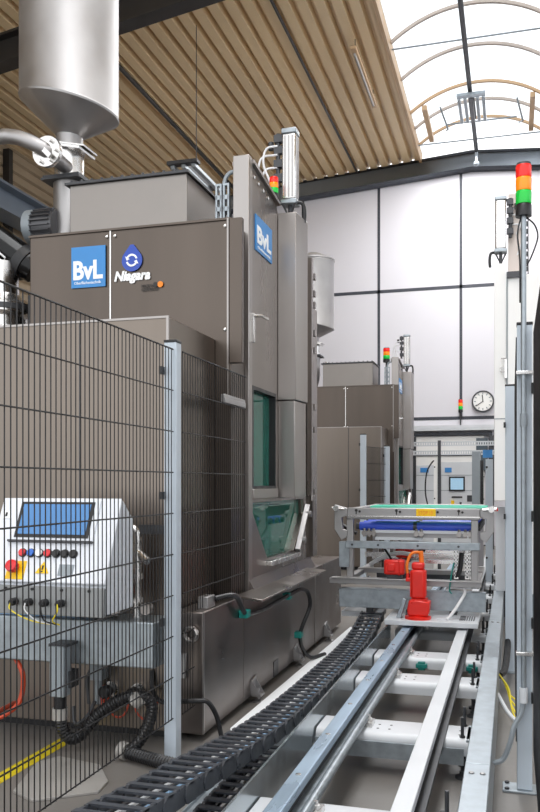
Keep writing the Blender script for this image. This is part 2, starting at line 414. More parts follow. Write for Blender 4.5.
    for z in (1.35, 1.9, 2.1, 2.6, 2.75, 3.0, 3.1, 3.25): nu.box(-1.70, -1.665, 7.14, 7.2, z, z+.05)
    nu.cyl((-1.70, 7.17, 1.3), (-1.70, 7.17, 3.35), .012, 8)
    part('guide_rod', nu, 'steel_lift', t)
    la = part('latch', MB().box(-1.722, -1.695, 5.44, 5.475, 2.42, 2.62), 'steel_bright', t, .003)
    part('latch_handle', MB().tube([(-1.70, 5.45, 2.6), (-1.66, 5.5, 2.61), (-1.65, 5.62, 2.61)], .012, 8), 'steel_bright', la)
    # lower tank
    tk = part('tank', MB().box(-3.0, -1.66, 5.1, 8.29, .045, .715).box(-1.84, -1.66, 4.37, 5.1, .045, .73), 'steel_dark', t, .006)
    part('tank_seam', MB().box(-1.664, -1.654, 7.118, 7.132, .045, .71), 'steel_lift', tk)
    part('tank_edge', MB().box(-1.664, -1.654, 4.37, 4.382, .05, .73), 'steel_lift', tk)
    part('drip_ledge', MB().prism([(-1.70, .735), (-1.52, .715), (-1.52, .70), (-1.535, .70), (-1.70, .72)], 'y', 5.06, 6.95), 'steel_side', t, .002)
    part('apron', MB().prism([(-1.72, .80), (-1.67, .715), (-1.80, .715), (-1.80, .80)], 'y', 5.4, 7.2), 'steel_dark', t)
    part('drain_opening', MB().box(-1.662, -1.655, 5.80, 5.92, .05, .16), 'black', tk)
    for y in (5.30, 6.43, 7.54):
        ft = part('levelling_foot', MB().prism([(y-.05, .15), (y+.05, .17), (y+.05, .10), (y, .055), (y-.05, .085)], 'x', -1.66, -1.65).prism([(-1.66, .05), (-1.59, .05), (-1.66, .16)], 'y', y-.045, y-.037).prism([(-1.66, .05), (-1.59, .05), (-1.66, .17)], 'y', y+.037, y+.045).box(-1.66, -1.59, y-.045, y+.045, .045, .055), 'steel_matte', t)
        part('foot_stud', MB().cyl((-1.62, y, .006), (-1.62, y, .09), .010, 8).lathe((-1.62, y, 0), [(.04, 0), (.04, .008), (.013, .02)], 16), 'steel_matte', ft)
    part('lifting_lug', MB().tube(arc((-1.725, 4.35, .61), .036, 0, 2*PI, 20), .014, 8), 'steel_lift', t)
    part('drain_handle', MB().box(-1.79, -1.752, 4.345, 4.368, .36, .50), 'steel_matte', t, .003)
    # fume box on the roof
    fb = part('fume_box', MB().prism([(-3.08, 3.165), (-2.17, 3.165), (-2.17, 3.61), (-3.08, 3.61)], 'y', 5.4, 6.06), 'steel_box', t, .004)
    part('box_rim', MB().box(-3.11, -2.15, 5.375, 6.08, 3.61, 3.628), 'dark_steel', fb)
    for i in range(12): part('rim_bolt', hexbolt(MB(), -3.06+i*.08, 5.39, 3.628, .011, .012), 'dark_steel', fb)
    sb = MB()
    for x in (-1.945, -1.89):
        sb.ring([(x-.022, 3.165), (x+.022, 3.165), (x+.022, 3.52), (x-.022, 3.52)], [(x-.010, 3.18), (x+.010, 3.18), (x+.010, 3.505), (x-.010, 3.505)], 'y', 5.42, 5.45)
        for z in (3.25, 3.33, 3.41): sb.box(x-.02, x+.02, 5.42, 5.45, z, z+.03)
    part('slotted_strut', sb, 'galv', t)
    part('conduit', MB().tube(smooth([(-1.92, 5.46, 3.48), (-1.915, 5.47, 3.56), (-1.88, 5.48, 3.61), (-1.82, 5.5, 3.62)]), .015, 8), 'mid_grey', t)
    # signs
    s1 = part('brand_sign', MB().box(-2.892, -2.636, 5.088, 5.096, 2.785, 3.063), 'blue_sign', t)
    letters('sign_lettering', 'BvL', 'white_ink', s1, (-2.876, 5.087, 2.845), (1, 0, 0), (0, 0, 1), .172, bold=.006, width=.222)
    letters('small_lettering', 'Oberflächentechnik', 'white_ink', s1, (-2.868, 5.087, 2.808), (1, 0, 0), (0, 0, 1), .028, width=.20)
    dp = []
    cx, cz, rr = -2.440, 2.945, .074
    for i in range(25):
        a = math.radians(140 + 260*i/24)
        dp.append((cx+rr*math.cos(a), cz+rr*math.sin(a)))
    dp.append((cx+.012, cz+rr*1.42)); dp.append((cx-.012, cz+rr*1.42))
    e1 = part('drop_emblem', MB().prism(dp, 'y', 5.089, 5.097), 'drop_blue', t)
    ar = MB()
    for k in (0, PI):
        o = [(cx+.043*math.cos(k+math.radians(15+135*i/8)), cz+.043*math.sin(k+math.radians(15+135*i/8))) for i in range(9)]
        q = [(cx+.030*math.cos(k+math.radians(15+135*i/8)), cz+.030*math.sin(k+math.radians(15+135*i/8))) for i in range(9)]
        ar.prism(o+q[::-1], 'y', 5.086, 5.09)
        a = k+math.radians(150)
        tip = (cx+.036*math.cos(a+.55), cz+.036*math.sin(a+.55))
        ar.prism([(cx+.056*math.cos(a), cz+.056*math.sin(a)), tip, (cx+.018*math.cos(a), cz+.018*math.sin(a))], 'y', 5.086, 5.09)
    part('arrow_ring', ar, 'white_ink', e1)
    letters('product_lettering', 'Niagara', 'white_ink', t, (-2.572, 5.094, 2.815), (1, 0, 0), (0, 0, 1), .088, shear=.25, bold=.004, width=.265)
    b1 = part('origin_badge', MB().prism([(-2.236+.020*math.cos(i*PI/8), 2.772+.020*math.sin(i*PI/8)) for i in range(16)], 'y', 5.090, 5.097), 'orange_ink', t)
    part('badge_dot', MB().prism([(-2.270+.017*math.cos(i*PI/8), 2.772+.017*math.sin(i*PI/8)) for i in range(16)], 'y', 5.090, 5.097), 'dark_ink', b1)
    letters('badge_lettering', 'MADE IN', 'dark_ink', b1, (-2.372, 5.094, 2.758), (1, 0, 0), (0, 0, 1), .03, width=.085)
    letters('badge_lettering', 'GERMANY', 'dark_ink', b1, (-2.372, 5.094, 2.732), (1, 0, 0), (0, 0, 1), .034, width=.125)
    s2 = part('brand_sign', MB().prism([(5.55, 3.085), (5.955, 3.085), (5.955, 3.335), (5.55, 3.335)], 'x', -1.722, -1.714), 'blue_sign', t)
    letters('sign_lettering', 'BvL', 'white_ink', s2, (-1.713, 5.58, 3.148), (0, 1, 0), (0, 0, 1), .165, bold=.006, width=.345)
    letters('small_lettering', 'Oberflächentechnik', 'white_ink', s2, (-1.713, 5.59, 3.105), (0, 1, 0), (0, 0, 1), .026, width=.32)
    return t
W1 = washer()
W2 = dup(W1, (-.22, 9.4, 0), 'matching steel washing machine farther back, behind the nearest one')
for o in list(W2.children):
    if o.parent == W2 and (o.name.split('.')[0] in ('drop_emblem', 'product_lettering', 'origin_badge') or (o.name.startswith('brand_sign') and o.data.vertices[0].co.y < -.5)):
        for c in list(o.children): bpy.data.objects.remove(c)
        bpy.data.objects.remove(o)

# cyclone hopper with elbow duct and fan motor
def cyclone():
    x, y = -3.37, 5.9
    t = thing('hopper', 'big matte silver hopper with cone bottom, highest on the near machine', 'hopper', (x, y, 3.165))
    dm = MB().lathe((x, y, 0), [(.385, 5.62), (.392, 5.60), (.385, 5.58), (.385, 4.44), (.39, 4.425), (.385, 4.41), (.105, 4.20), (.105, 4.06)], 64)
    dm.v = [(a_, b_, c_ - (.22*(a_-x) if 4.4 < c_ < 4.5 else .1*(a_-x) if 4.1 < c_ < 4.3 else 0)) for a_, b_, c_ in dm.v]
    part('drum', dm, 'steel_matte', t)
    part('lid', MB().lathe((x, y, 0), [(.40, 5.62), (.40, 5.65), (.1, 5.78), (.02, 5.79)], 48), 'steel_matte', t)
    nk = part('neck', MB().lathe((x, y, 0), [(.115, 3.84), (.115, 4.06)], 32), 'steel_bright', t)
    part('slide_gate', MB().cbox((x+.04, y-.02, 4.075), (.26, .26, .018), Matrix.Rotation(.22, 3, 'Y')).cbox((x+.06, y-.02, 4.095), (.28, .22, .012), Matrix.Rotation(.22, 3, 'Y')), 'steel_bright', t)
    part('flange', MB().box(x-.16, x+.17, y-.16, y+.16, 3.82, 3.836).box(x-.15, x+.16, y-.15, y+.15, 3.842, 3.856), 'dark_steel', nk)
    part('elbow_duct', MB().tube(smooth([(x, y, 3.82), (x, y, 3.55), (x-.01, y, 3.42), (x-.05, y, 3.28), (x-.12, y, 3.20), (x-.2, y, 3.19)]), [.125]*31, 28), 'steel_matte', t)
    mo = part('fan_motor', MB().cyl((x-.25, y-.1, 3.47), (x-.04, y-.1, 3.47), .12, 28), 'motor_dark', t)
    fi = MB()
    for i in range(22):
        a = 2*PI*i/22
        fi.cbox((x-.14, y-.1+.125*math.sin(a), 3.47+.125*math.cos(a)), (.17, .008, .03), Matrix.Rotation(-a, 3, 'X'))
    part('cooling_fins', fi, 'motor_dark', mo)
    part('fan_cover', MB().lathe((x-.24, y-.1, 3.47), [(.138, .02), (.138, -.05), (.10, -.07)], 28, 'x'), 'mid_grey', mo)
    part('motor_foot', MB().box(x-.22, x-.08, y-.2, y, 3.165, 3.36), 'dark_steel', mo)
    tc = part('knob_valve', MB().lathe((x+.30, y-.16, 3.64), [(.03, 0), (.03, .04), (.045, .045), (.045, .06)], 16), 'steel_bright', t)
    # inlet pipe and its round shut-off disc
    dc = part('valve_disc', MB().lathe((x+.015, y-.35, 3.945), [(.115, .02), (.12, 0), (.115, -.02)], 32, 'y'), 'steel_bright', t)
    cb = MB()
    for i in range(6):
        a = i*PI/3
        cb.cyl((x+.015+.085*math.cos(a), y-.40, 3.945+.085*math.sin(a)), (x+.015+.085*math.cos(a), y-.32, 3.945+.085*math.sin(a)), .014, 8)
    cb.cbox((x+.015, y-.40, 3.945), (.16, .03, .035), Matrix.Rotation(math.radians(45), 3, 'Y'))
    part('disc_clamp', cb, 'steel_bright', dc)
    part('inlet_pipe', MB().tube(smooth([(x-1.4, y-.45, 4.06), (x-.42, y-.45, 4.06), (x-.24, y-.44, 4.055), (x-.12, y-.42, 4.02), (x-.02, y-.38, 3.97), (x+.03, y-.3, 3.93), (x+.02, y-.05, 3.92)]), .055, 20), 'steel_matte', t)
    return t
H1 = cyclone()
dup(H1, (-.22, 9.4, 0), 'small looking silver hopper beside the white end wall, on the far machine')

# pneumatic lift cylinder standing on the tower
def liftcyl():
    x, y = -1.68, 6.36
    t = thing('lift_cylinder', 'bright ribbed air cylinder standing on the near machine tower', 'cylinder', (x, y, 3.52))
    bd = part('barrel', MB().box(x-.055, x+.055, y-.055, y+.055, 3.68, 4.20), 'steel_bright', t, .012)
    gv = MB()
    for dx in (-.03, 0, .03): gv.box(x+dx-.006, x+dx+.006, y-.060, y-.050, 3.70, 4.18)
    for dy in (-.03, 0, .03): gv.box(x+.05, x+.060, y+dy-.006, y+dy+.006, 3.70, 4.18)
    part('groove_strip', gv, 'steel_matte', bd)
    part('end_cap', MB().box(x-.06, x+.06, y-.06, y+.06, 4.20, 4.24).box(x-.065, x+.065, y-.065, y+.065, 3.645, 3.68), 'galv', t, .006)
    part('piston_rod', MB().cyl((x, y, 3.52), (x, y, 3.66), .018, 12).tube([(x-.05, y-.05, 3.65), (x, y-.02, 3.53), (x+.05, y-.05, 3.65)], .010, 8), 'dark_steel', t)
    vb = MB()
    for z, s in ((3.84, .05), (3.95, .06), (4.06, .045), (4.15, .05)): vb.box(x-.13, x-.06, y-s/2, y+s/2, z, z+.06)
    vb.cyl((x-.10, y, 3.8), (x-.10, y, 4.22), .018, 8).cyl((x-.16, y, 4.1), (x-.16, y, 4.16), .022, 10)
    part('valve_block', vb, 'dark_steel', t)
    hz = MB()
    for dx, z0, z1 in ((-.16, 3.84, 4.12), (-.20, 3.7, 4.05), (-.17, 3.62, 3.95)):
        hz.tube(smooth([(x-.10, y-.02, z1), (x+dx-.03, y-.03, z1-.02), (x+dx-.05, y-.04, (z0+z1)/2), (x+dx, y-.03, z0)]), .009, 8)
    part('air_hose', hz, 'white_cable', t)
    part('elbow_hose', MB().tube(smooth([(x+.05, y-.02, 3.66), (x+.10, y, 3.65), (x+.115, y, 3.58), (x+.11, y, 3.50)]), .016, 8), 'black', t)
    return t
L1 = liftcyl()
dup(L1, (-.22, 9.4, 0), 'air cylinder on top of the far machine tower, against the white wall')
L3 = dup(L1, (1.565, 2.85, .26), 'air cylinder on the white door slab at the right')
L3.rotation_euler = (0, 0, PI); L3.location = (-.115, 9.21, 3.78)

def signal(x, y, z, r, h, label, pole=0):
    t = thing('signal_light', label, 'signal light', (x, y, z))
    k = h
    part('socket', MB().lathe((x, y, z), [(r*1.02, 0), (r*1.02, k*.20), (r*.9, k*.23)], 24), 'black', t)
    for nm, m, a, b in (('green_lens', 'sig_green', .23, .475), ('amber_lens', 'sig_amber', .485, .73), ('red_lens', 'sig_red', .74, .97)):
        part(nm, MB().lathe((x, y, z), [(r*.95, k*a), (r, k*(a+.02)), (r, k*(b-.02)), (r*.95, k*b)], 24), m, t)
    part('cap', MB().lathe((x, y, z), [(r*.96, k*.97), (r*.9, k*1.01), (r*.5, k*1.02)], 24), 'red' if k < .2 else 'dark_steel', t)
    if pole: part('stem', MB().cyl((x, y, z-pole), (x, y, z), r*.3, 10), 'dark_steel', t)
    return t
sg = signal(-1.77, 6.2, 3.66, .035, .16, 'small signal light in front of the near air cylinder', .14)
signal(-2.20, 15.2, 3.66, .06, .26, 'red and green signal light beside the far air cylinder', .50)

# black extraction pipe and steel canister on the cabinet roof, far left
t = thing('extraction_pipe', 'glossy black pipe at the left edge, above a steel canister', 'pipe', (-3.6, 5.55, 3.05))
part('pipe', MB().tube([(-4.2, 5.45, 3.63), (-3.56, 5.58, 3.13), (-3.49, 5.6, 3.075)], [.125, .125, .105], 28), 'black_gloss', t)
part('collar', MB().tube([(-3.60, 5.575, 3.16), (-3.54, 5.585, 3.115)], .135, 28), 'black', t)
part('bracket', MB().tube([(-3.80, 5.42, 3.22), (-3.66, 5.43, 3.11), (-3.64, 5.43, 3.14), (-3.77, 5.42, 3.25)], .008, 6), 'white_cable', t)
t = thing('canister', 'shiny ringed steel canister on the cabinet roof, far left edge', 'canister', (-3.73, 5.5, 2.39))
part('body', MB().lathe((-3.73, 5.5, 0), [(.22, 2.39), (.22, 2.60), (.20, 2.63), (.20, 2.70), (.235, 2.73), (.235, 2.80), (.18, 2.85), (.14, 2.88), (.13, 3.12)], 36), 'steel_bright', t)
part('clamp_ring', MB().lathe((-3.73, 5.5, 0), [(.245, 2.745), (.245, 2.785)], 36), 'dark_steel', t)
part('lower_ring', MB().lathe((-3.73, 5.5, 0), [(.23, 2.56), (.23, 2.59)], 36), 'dark_steel', t)
part('dark_housing', MB().box(-3.47, -3.30, 5.45, 5.75, 2.39, 2.86), 'black', t, .02)

# ------------------------------------------------------------------ operator console
t = thing('control_console', 'pale grey sloping control console with blue screen behind the mesh', 'console', (-2.3, 4.0, .78))
CX0, CX1 = -2.62, -1.925
TY, TZ, BY, BZ = 3.90, 1.378, 3.71, .955
part('cabinet', MB().prism([(TY, TZ), (TY+.14, TZ-.12), (TY+.14, .80), (BY+.02, .80), (BY+.02, BZ-.012), (BY, BZ)], 'x', CX0, CX1), 'console', t, .006)
part('lower_panel', MB().box(CX0, CX1-.004, BY-.002, BY+.02, .79, BZ-.02), 'console_low', t, .003)
N = Vector((0, -(TZ-BZ), -(BY-TY))).normalized()          # outward normal of the sloping face
if N.y > 0: N = -N
DV = Vector((0, BY-TY, BZ-TZ)); FL = DV.length; DV.normalize()
RF = Matrix((( 1, 0, 0), (0, DV.y, N.y), (0, DV.z, N.z))).to_3x3()
RF = Matrix.Identity(3); RF.col[0] = Vector((1, 0, 0)); RF.col[1] = -DV; RF.col[2] = N
def on(u, v, h=0.): return Vector((CX0+(CX1-CX0)*u, TY, TZ)) + DV*(FL*v) + N*h
def slab(u0, u1, v0, v1, h0, h1):
    return MB().cbox(on((u0+u1)/2, (v0+v1)/2, (h0+h1)/2), ((CX1-CX0)*(u1-u0), FL*(v1-v0), h1-h0), RF)
fr = part('screen_frame', slab(.14, .84, .04, .53, -.005, .010), 'console', t, .002)
part('bezel', slab(.185, .80, .065, .49, .008, .016), 'black', fr)
part('screen', slab(.21, .775, .095, .455, .015, .018), 'screen', fr)
part('frame_lip', slab(.14, .84, .525, .545, 0, .02), 'dark_steel', fr)
part('key_switch', slab(.035, .10, .17, .26, 0, .004), 'white_ink', t)
part('key_slot', slab(.058, .072, .19, .235, .003, .008), 'dark_ink', t)
for i, m in enumerate(('red_button', 'blue_button', 'white_ink', 'red_button', 'black', 'black', 'black')):
    p = on(.285+i*.07, .67, 0)
    b = part('push_button', MB().cyl(p, p+N*.018, .019, 16), m, t)
    part('button_ring', MB().cyl(p, p+N*.010, .023, 16), 'black', b)
p = on(.255, .85, 0)
es = part('emergency_stop', MB().tube([p+N*.02, p+N*.04, p+N*.055, p+N*.06], [.03, .034, .03, .012], 20), 'red_button', t)
part('stop_collar', MB().cyl(p, p+N*.03, .018, 16), 'red_button', es)
part('stop_plate', slab(.185, .335, .765, .975, 0, .004), 'yellow', t)
q = [on(.425, .90, .002), on(.535, .90, .002), on(.48, .765, .002)]
part('warning_triangle', MB().add([*q, *[a+N*.003 for a in q]], [(0, 1, 2), (3, 4, 5), (0, 1, 4, 3), (1, 2, 5, 4), (2, 0, 3, 5)]), 'yellow', t)
part('warning_mark', slab(.473, .487, .81, .86, .004, .007).cbox(on(.48, .88, .0055), (.008, .008, .004), RF), 'dark_ink', t)
part('rating_plate', slab(.61, .73, .79, .92, 0, .003), 'mid_grey', t)
for u in (.2, .42, .66, .88):
    part('screw', MB().lathe((CX0+(CX1-CX0)*u, BY-.002, .92), [(.008, 0), (.008, -.006)], 8, 'y'), 'black', t)
for i, u in enumerate((.28, .40, .53, .66)):
    x = CX0+(CX1-CX0)*u
    sk = part('socket', MB().lathe((x, BY-.002, .855), [(.020, 0), (.020, -.03), (.014, -.045)], 12, 'y'), 'black', t)
    part('plug_cable', MB().tube(smooth([(x, BY-.045, .855), (x+.005, BY-.055, .82), ((x-2.22)/2, BY-.04, .77), (-2.22+.015*i, BY-.0, .745)]), .0035, 6), ('yellow_cable', 'white_cable', 'black', 'yellow_cable')[i], t)
part('support_arm', MB().box(-2.45, -2.1, 3.86, 4.335, .80, .90), 'steel', t)

solo('cable_duct', MB().box(-4.2, -1.82, 4.06, 4.32, .47, .715), M['galv'], 'long grey sheet duct running under the console', 'duct', bev=.008)
cable('pale_hose', [(-4.0, 4.09, .738), (-3.0, 4.09, .738), (-2.55, 4.09, .738), (-2.3, 4.10, .738), (-2.22, 4.13, .738)], .022, 'blue_cable', 'pale blue hose lying along the grey duct', 'hose')
# upright pipe fittings right of the console
t = thing('pipe_manifold', 'shiny pipe manifold with valves right of the console', 'pipe', (-1.98, 4.2, .715))
pm = MB().cyl((-1.98, 4.2, .715), (-1.98, 4.2, 1.12), .024, 14).tube(smooth([(-1.98, 4.2, 1.08), (-1.98, 4.2, 1.17), (-2.02, 4.2, 1.21), (-2.14, 4.2, 1.22)]), .024, 14)
part('riser', pm, 'steel_bright', t)
for z in (.80, .93, 1.05): part('union', MB().lathe((-1.98, 4.2, 0), [(.035, z), (.035, z+.03)], 16), 'steel_bright', t)
part('side_branch', MB().tube([(-1.98, 4.2, 1.08), (-1.90, 4.16, 1.03)], .022, 12), 'steel_bright', t)
for x, z in ((-1.90, .775), (-2.08, .765)): part('hand_valve', MB().lathe((x, 4.15, z), [(.032, -.025), (.032, .02), (.018, .035)], 16, 'y'), 'steel_lift', t)
part('red_valve', MB().cbox((-2.10, 4.15, .86), (.05, .04, .05)).tube([(-2.10, 4.13, .88), (-2.12, 4.12, .96)], .010, 8), 'orange_hose', t)
part('small_valve', MB().tube([(-2.08, 4.15, .86), (-2.02, 4.15, .93)], .009, 8), 'steel_bright', t)
part('gauge', MB().cbox((-1.90, 4.24, 1.20), (.16, .05, .05)), 'dark_steel', t)

# conduit column with corrugated hose
t = thing('conduit_column', 'grey conduit column ending in black corrugated hose behind the mesh', 'conduit', (-2.42, 3.95, .05))
part('column', MB().box(-2.36, -2.275, 3.92, 4.0, .32, .59), 'mid_grey', t, .006)
part('bracket', MB().box(-2.375, -2.26, 3.97, 4.055, .36, .45).box(-2.37, -2.265, 3.93, 4.055, .585, .60), 'dark_steel', t)
part('black_sleeve', MB().cyl((-2.318, 3.96, .25), (-2.318, 3.96, .32), .034, 16), 'black', t)
part('hose_clamp', MB().cyl((-2.318, 3.96, .195), (-2.318, 3.96, .255), .042, 16), 'plate_grey', t)
def corr(pts, r, n=10):
    p = smooth(pts, n); L = [p[0]]; out = []; 
    # resample evenly
    tot = sum((p[i+1]-p[i]).length for i in range(len(p)-1)); st = .009; d = 0; i = 0; pos = p[0]
    res = [p[0]]; acc = 0
    for i in range(len(p)-1):
        seg = (p[i+1]-p[i]).length; u = st-acc
        while u <= seg:
            res.append(p[i].lerp(p[i+1], u/seg)); u += st
        acc = (acc+seg) % st
    return MB().tube(res, [r if k % 2 else r*.88 for k in range(len(res))], 14)
part('corrugated_hose', corr([(-2.318, 3.96, .21), (-2.31, 3.98, .13), (-2.285, 4.02, .075), (-2.25, 4.07, .09), (-2.20, 4.1, .16), (-2.13, 4.1, .225), (-2.02, 4.1, .29), (-1.91, 4.1, .31), (-1.85, 4.1, .27), (-1.85, 4.06, .18), (-1.88, 4.01, .10), (-1.92, 3.97, .055)], .034), 'black', t)
t = thing('floor_hose', 'black corrugated hose with white fittings beside the fence post foot', 'hose', (-1.85, 3.95, 0))
part('hose', corr([(-1.93, 3.975, .048), (-1.82, 3.94, .044), (-1.70, 3.90, .042), (-1.56, 3.86, .042)], .036), 'black', t)
part('clamp', MB().cyl((-1.93, 4.06, .285), (-1.90, 4.06, .315), .042, 12), 'plate_grey', t)
part('fitting', MB().cyl((-1.975, 3.99, .055), (-1.93, 3.975, .05), .046, 14), 'plate_grey', t)
# sockets, taps and small hoses on the cabinet front
t = thing('drain_tap', 'black round drain tap with orange hose, left one of two on the cabinet', 'tap', (-2.20, 4.32, .28), 'drain taps')
def tap(t, x):
    part('knob', MB().lathe((x, 4.33, .28), [(.025, 0), (.025, -.05), (.036, -.06), (.036, -.10), (.025, -.11)], 18, 'y'), 'black', t)
    part('ring', MB().lathe((x, 4.33, .28), [(.045, 0), (.045, -.02)], 20, 'y'), 'steel_bright', t)
    part('hose', MB().tube(smooth([(x+.01, 4.27, .27), (x+.01, 4.26, .19), (x+.06, 4.26, .14), (x+.11, 4.27, .16), (x+.13, 4.31, .26)]), .006, 8), 'orange_hose', t)
tap(t, -2.20)
t2 = dup(t, (.17, 0, 0), 'black round drain tap with orange hose, right one of two on the cabinet')
t = thing('valve_cluster', 'grey valve cluster with small hoses below the duct', 'valve', (-2.27, 4.28, .2))
part('body', MB().box(-2.30, -2.22, 4.24, 4.33, .34, .44).cyl((-2.26, 4.28, .2), (-2.26, 4.28, .36), .022, 12), 'mid_grey', t, .004)
part('hoses', MB().tube(smooth([(-2.27, 4.26, .22), (-2.30, 4.22, .14), (-2.36, 4.2, .10), (-2.40, 4.25, .18)]), .012, 8).tube(smooth([(-2.30, 4.3, .42), (-2.33, 4.28, .34), (-2.31, 4.26, .2)]), .010, 8), 'dark_steel', t)
part('red_hose', MB().tube(smooth([(-2.24, 4.3, .3), (-2.22, 4.24, .16), (-2.28, 4.22, .10), (-2.33, 4.3, .14)]), .011, 8), 'orange_hose', t)
cable('red_hose', [(-2.68, 4.1, .47), (-2.62, 4.08, .38), (-2.63, 4.06, .24), (-2.70, 4.0, .17), (-2.80, 4.05, .15), (-2.84, 4.34, .15)], .014, 'orange_hose', 'red orange hose looping below the duct at left edge', 'hose')
cable('braided_cable', [(-1.95, 4.32, .40), (-1.93, 4.29, .30), (-1.86, 4.25, .25), (-1.75, 4.28, .25), (-1.66, 4.30, .255), (-1.61, 4.32, .245), (-1.57, 4.34, .17), (-1.55, 4.35, .08), (-1.54, 4.36, .02)], .014, 'black', 'dark cable curving from the tank corner down to the floor')

# floor markings and plate
solo('base_plate', MB().prism([(-2.25, 3.42), (-2.10, 3.34), (-1.86, 3.52), (-1.88, 3.66), (-2.03, 3.86), (-2.30, 3.92), (-2.36, 3.80)], 'z', 0, .014), 'plate_grey', 'pale flat steel plate lying on the floor inside the fence', 'plate', bev=.003)
solo('floor_stripe', MB().box(-2.47, -2.38, 2.4, 4.32, 0, .002), 'yellow_line', 'yellow painted stripe on the floor left of the pale plate', 'floor marking')

# ------------------------------------------------------------------ safety fence, left
def fence_post(x, y, label, h=2.2, w=.07, clips=(2.05, 1.39, .72), cs=-1, foot=True):
    t = thing('fence_post', label, 'post', (x, y, 0))
    part('upright', MB().box(x-w/2, x+w/2, y-w/2, y+w/2, .012 if foot else 0, h), 'post_paint', t, .004)
    part('cap', MB().box(x-w/2-.002, x+w/2+.002, y-w/2-.002, y+w/2+.002, h, h+.014), 'black', t, .003)
    if foot:
     bp = part('foot_plate', MB().box(x-.10, x+.10, y-.06, y+.06, 0, .012), 'galv', t, .003)
     for dx in (-.08, .08):
        for dy in (-.042, .042): part('anchor_bolt', hexbolt(MB(), x+dx, y+dy, .012, .011, .008), 'dark_steel', bp)
    for z in clips:
        part('clip', MB().box(x-w/2-.012, x-w/2+.004, y-w/2-.04, y-w/2+.01, z-.02, z+.02) if cs == -1 else
             MB().box(x+w/2-.006, x+w/2+.022, y-w/2-.02, y-w/2+.03, z-.025, z+.025), 'black', t)
    return t
fence_post(-1.735, 4.115, 'pale grey fence post at left front, between two mesh panels', foot=False)
HZ = [2.16-.216*i for i in range(10)]
def meshpanel(t, x, y0, y1, pitch=.0385, cut=None, zs=HZ, rv=.0026, rh=.0036):
    m = MB(); y = y0+.01
    while y < y1:
        zb = zs[-1]-.01
        if cut and y > cut[0]: zb = cut[1]
        m.tube([(x, y, zb), (x, y, zs[0])], rv, 6); y += pitch
    for i, z in enumerate(zs):
        ye = y1
        if cut and z < cut[1]: ye = cut[0]
        m.tube([(x+.006, y0, z), (x+.006, ye, z)], rh if i else rh*1.3, 6)
    return part('wire_mesh', m, 'wire', t)
t = thing('mesh_fence', 'black wire mesh fence panel in front of the control console', 'fence panel', (-1.72, 2.8, 0))
meshpanel(t, -1.72, 1.55, 4.07)
part('near_post', MB().box(-1.755, -1.685, 1.48, 1.55, 0, 2.2), 'post_paint', t)
t = thing('mesh_fence', 'short mesh fence panel between the left front post and machine tower', 'fence panel', (-1.72, 4.7, 0))
meshpanel(t, -1.705, 4.165, 5.27, cut=(4.34, .74))
part('hinge_bracket', MB().box(-1.72, -1.69, 4.84, 5.25, 1.95, 1.985).box(-1.72, -1.695, 4.84, 5.25, 1.985, 2.005), 'steel_matte', t, .004)

# cables on the tank
cable('tank_cable', [(-1.68, 4.62, .775), (-1.62, 4.70, .785), (-1.61, 4.82, .76), (-1.62, 4.97, .66), (-1.62, 5.07, .62), (-1.62, 5.38, .60), (-1.62, 5.75, .605), (-1.60, 6.03, .62), (-1.56, 6.2, .64), (-1.54, 6.36, .60), (-1.54, 6.44, .48), (-1.58, 6.37, .34), (-1.60, 6.36, .26), (-1.60, 6.42, .15), (-1.56, 6.55, .05), (-1.50, 6.8, .03)], .016, 'black', 'black cable swagging along the dark steel tank side')
for x, y, z, l in ((-1.625, 5.04, .63, 'nearest green clip holding the black tank cable'), (-1.61, 6.03, .615, 'green clip under the ledge, middle of the tank cable'), (-1.605, 6.36, .27, 'lowest green clip, on the hanging end of the tank cable')):
    solo('cable_clip', MB().box(x-.035, x+.022, y-.04, y+.04, z-.03, z+.02), 'green_clip', l, 'clip', 'green cable clips', .006)
solo('junction_box', MB().box(-1.74, -1.68, 4.50, 4.62, .73, .80), 'steel_matte', 'small steel junction box on the tank corner', 'box', bev=.004)

# ------------------------------------------------------------------ track
def rail(name, x0, x1, m, label):
    xm = (x0+x1)/2
    t = thing(name, label, 'rail', (xm, 6, .2))
    Y0, Y1 = 1.4, 14
    part('rail_head', MB().box(x0, x1, Y0, Y1, .262, .30), m, t, .004)
    part('rail_web', MB().box(xm-.012, xm+.012, Y0, Y1, .215, .262), 'dark_steel', t)
    part('rail_foot', MB().box(x0-.01, x1+.025, Y0, Y1, .2, .215), 'galv' if m == 'rail_steel' else 'dark_steel', t)
    return t
r1 = rail('rail', -.845, -.78, 'rail_steel', 'blue sheened steel rail beside the cable tray')
bo = MB()
b0 = None
for i in range(16):
    y = 2.1+i*.55
    b = MB(); b.lathe((-.8125, y, .30), [(.012, -.001), (.012, .004), (.005, .005)], 12)
    part('rail_bolt', b, 'steel_bright', r1)
r2 = rail('rail', -.414, -.340, 'white_paint', 'white painted steel rail in the middle of the track')
part('round_bar', MB().cyl((-.735, 1.4, .235), (-.735, 14, .235), .020, 12), 'galv', r1)
t = thing('edge_beam', 'flat galvanised beam along the right side of the track', 'beam', (-.134, 7, 0))
for a, b in ((1.4, 3.53), (3.534, 7.28), (7.284, 10.5), (10.504, 13.5)):
    sg_ = part('beam_section', MB().box(-.186, -.084, a, b, .0, .30), 'galv', t, .004)
    hb = MB()
    for x in (-.155, -.112): part('joint_bolt', hexbolt(MB(), x, b-.12, .3, .011, .005), 'steel_matte', sg_)
CB = [1.85, 2.93, 4.15, 5.27, 6.02, 7.15, 8.3, 9.5, 10.7, 11.9]
names = ['nearest white cross beam, mostly below the picture', 'white cross beam nearest the bottom of the picture between the rails', 'second white cross beam from the front, above a galvanised angle', 'third white cross beam from the front', 'fourth white cross beam with green clips, before the trolley']
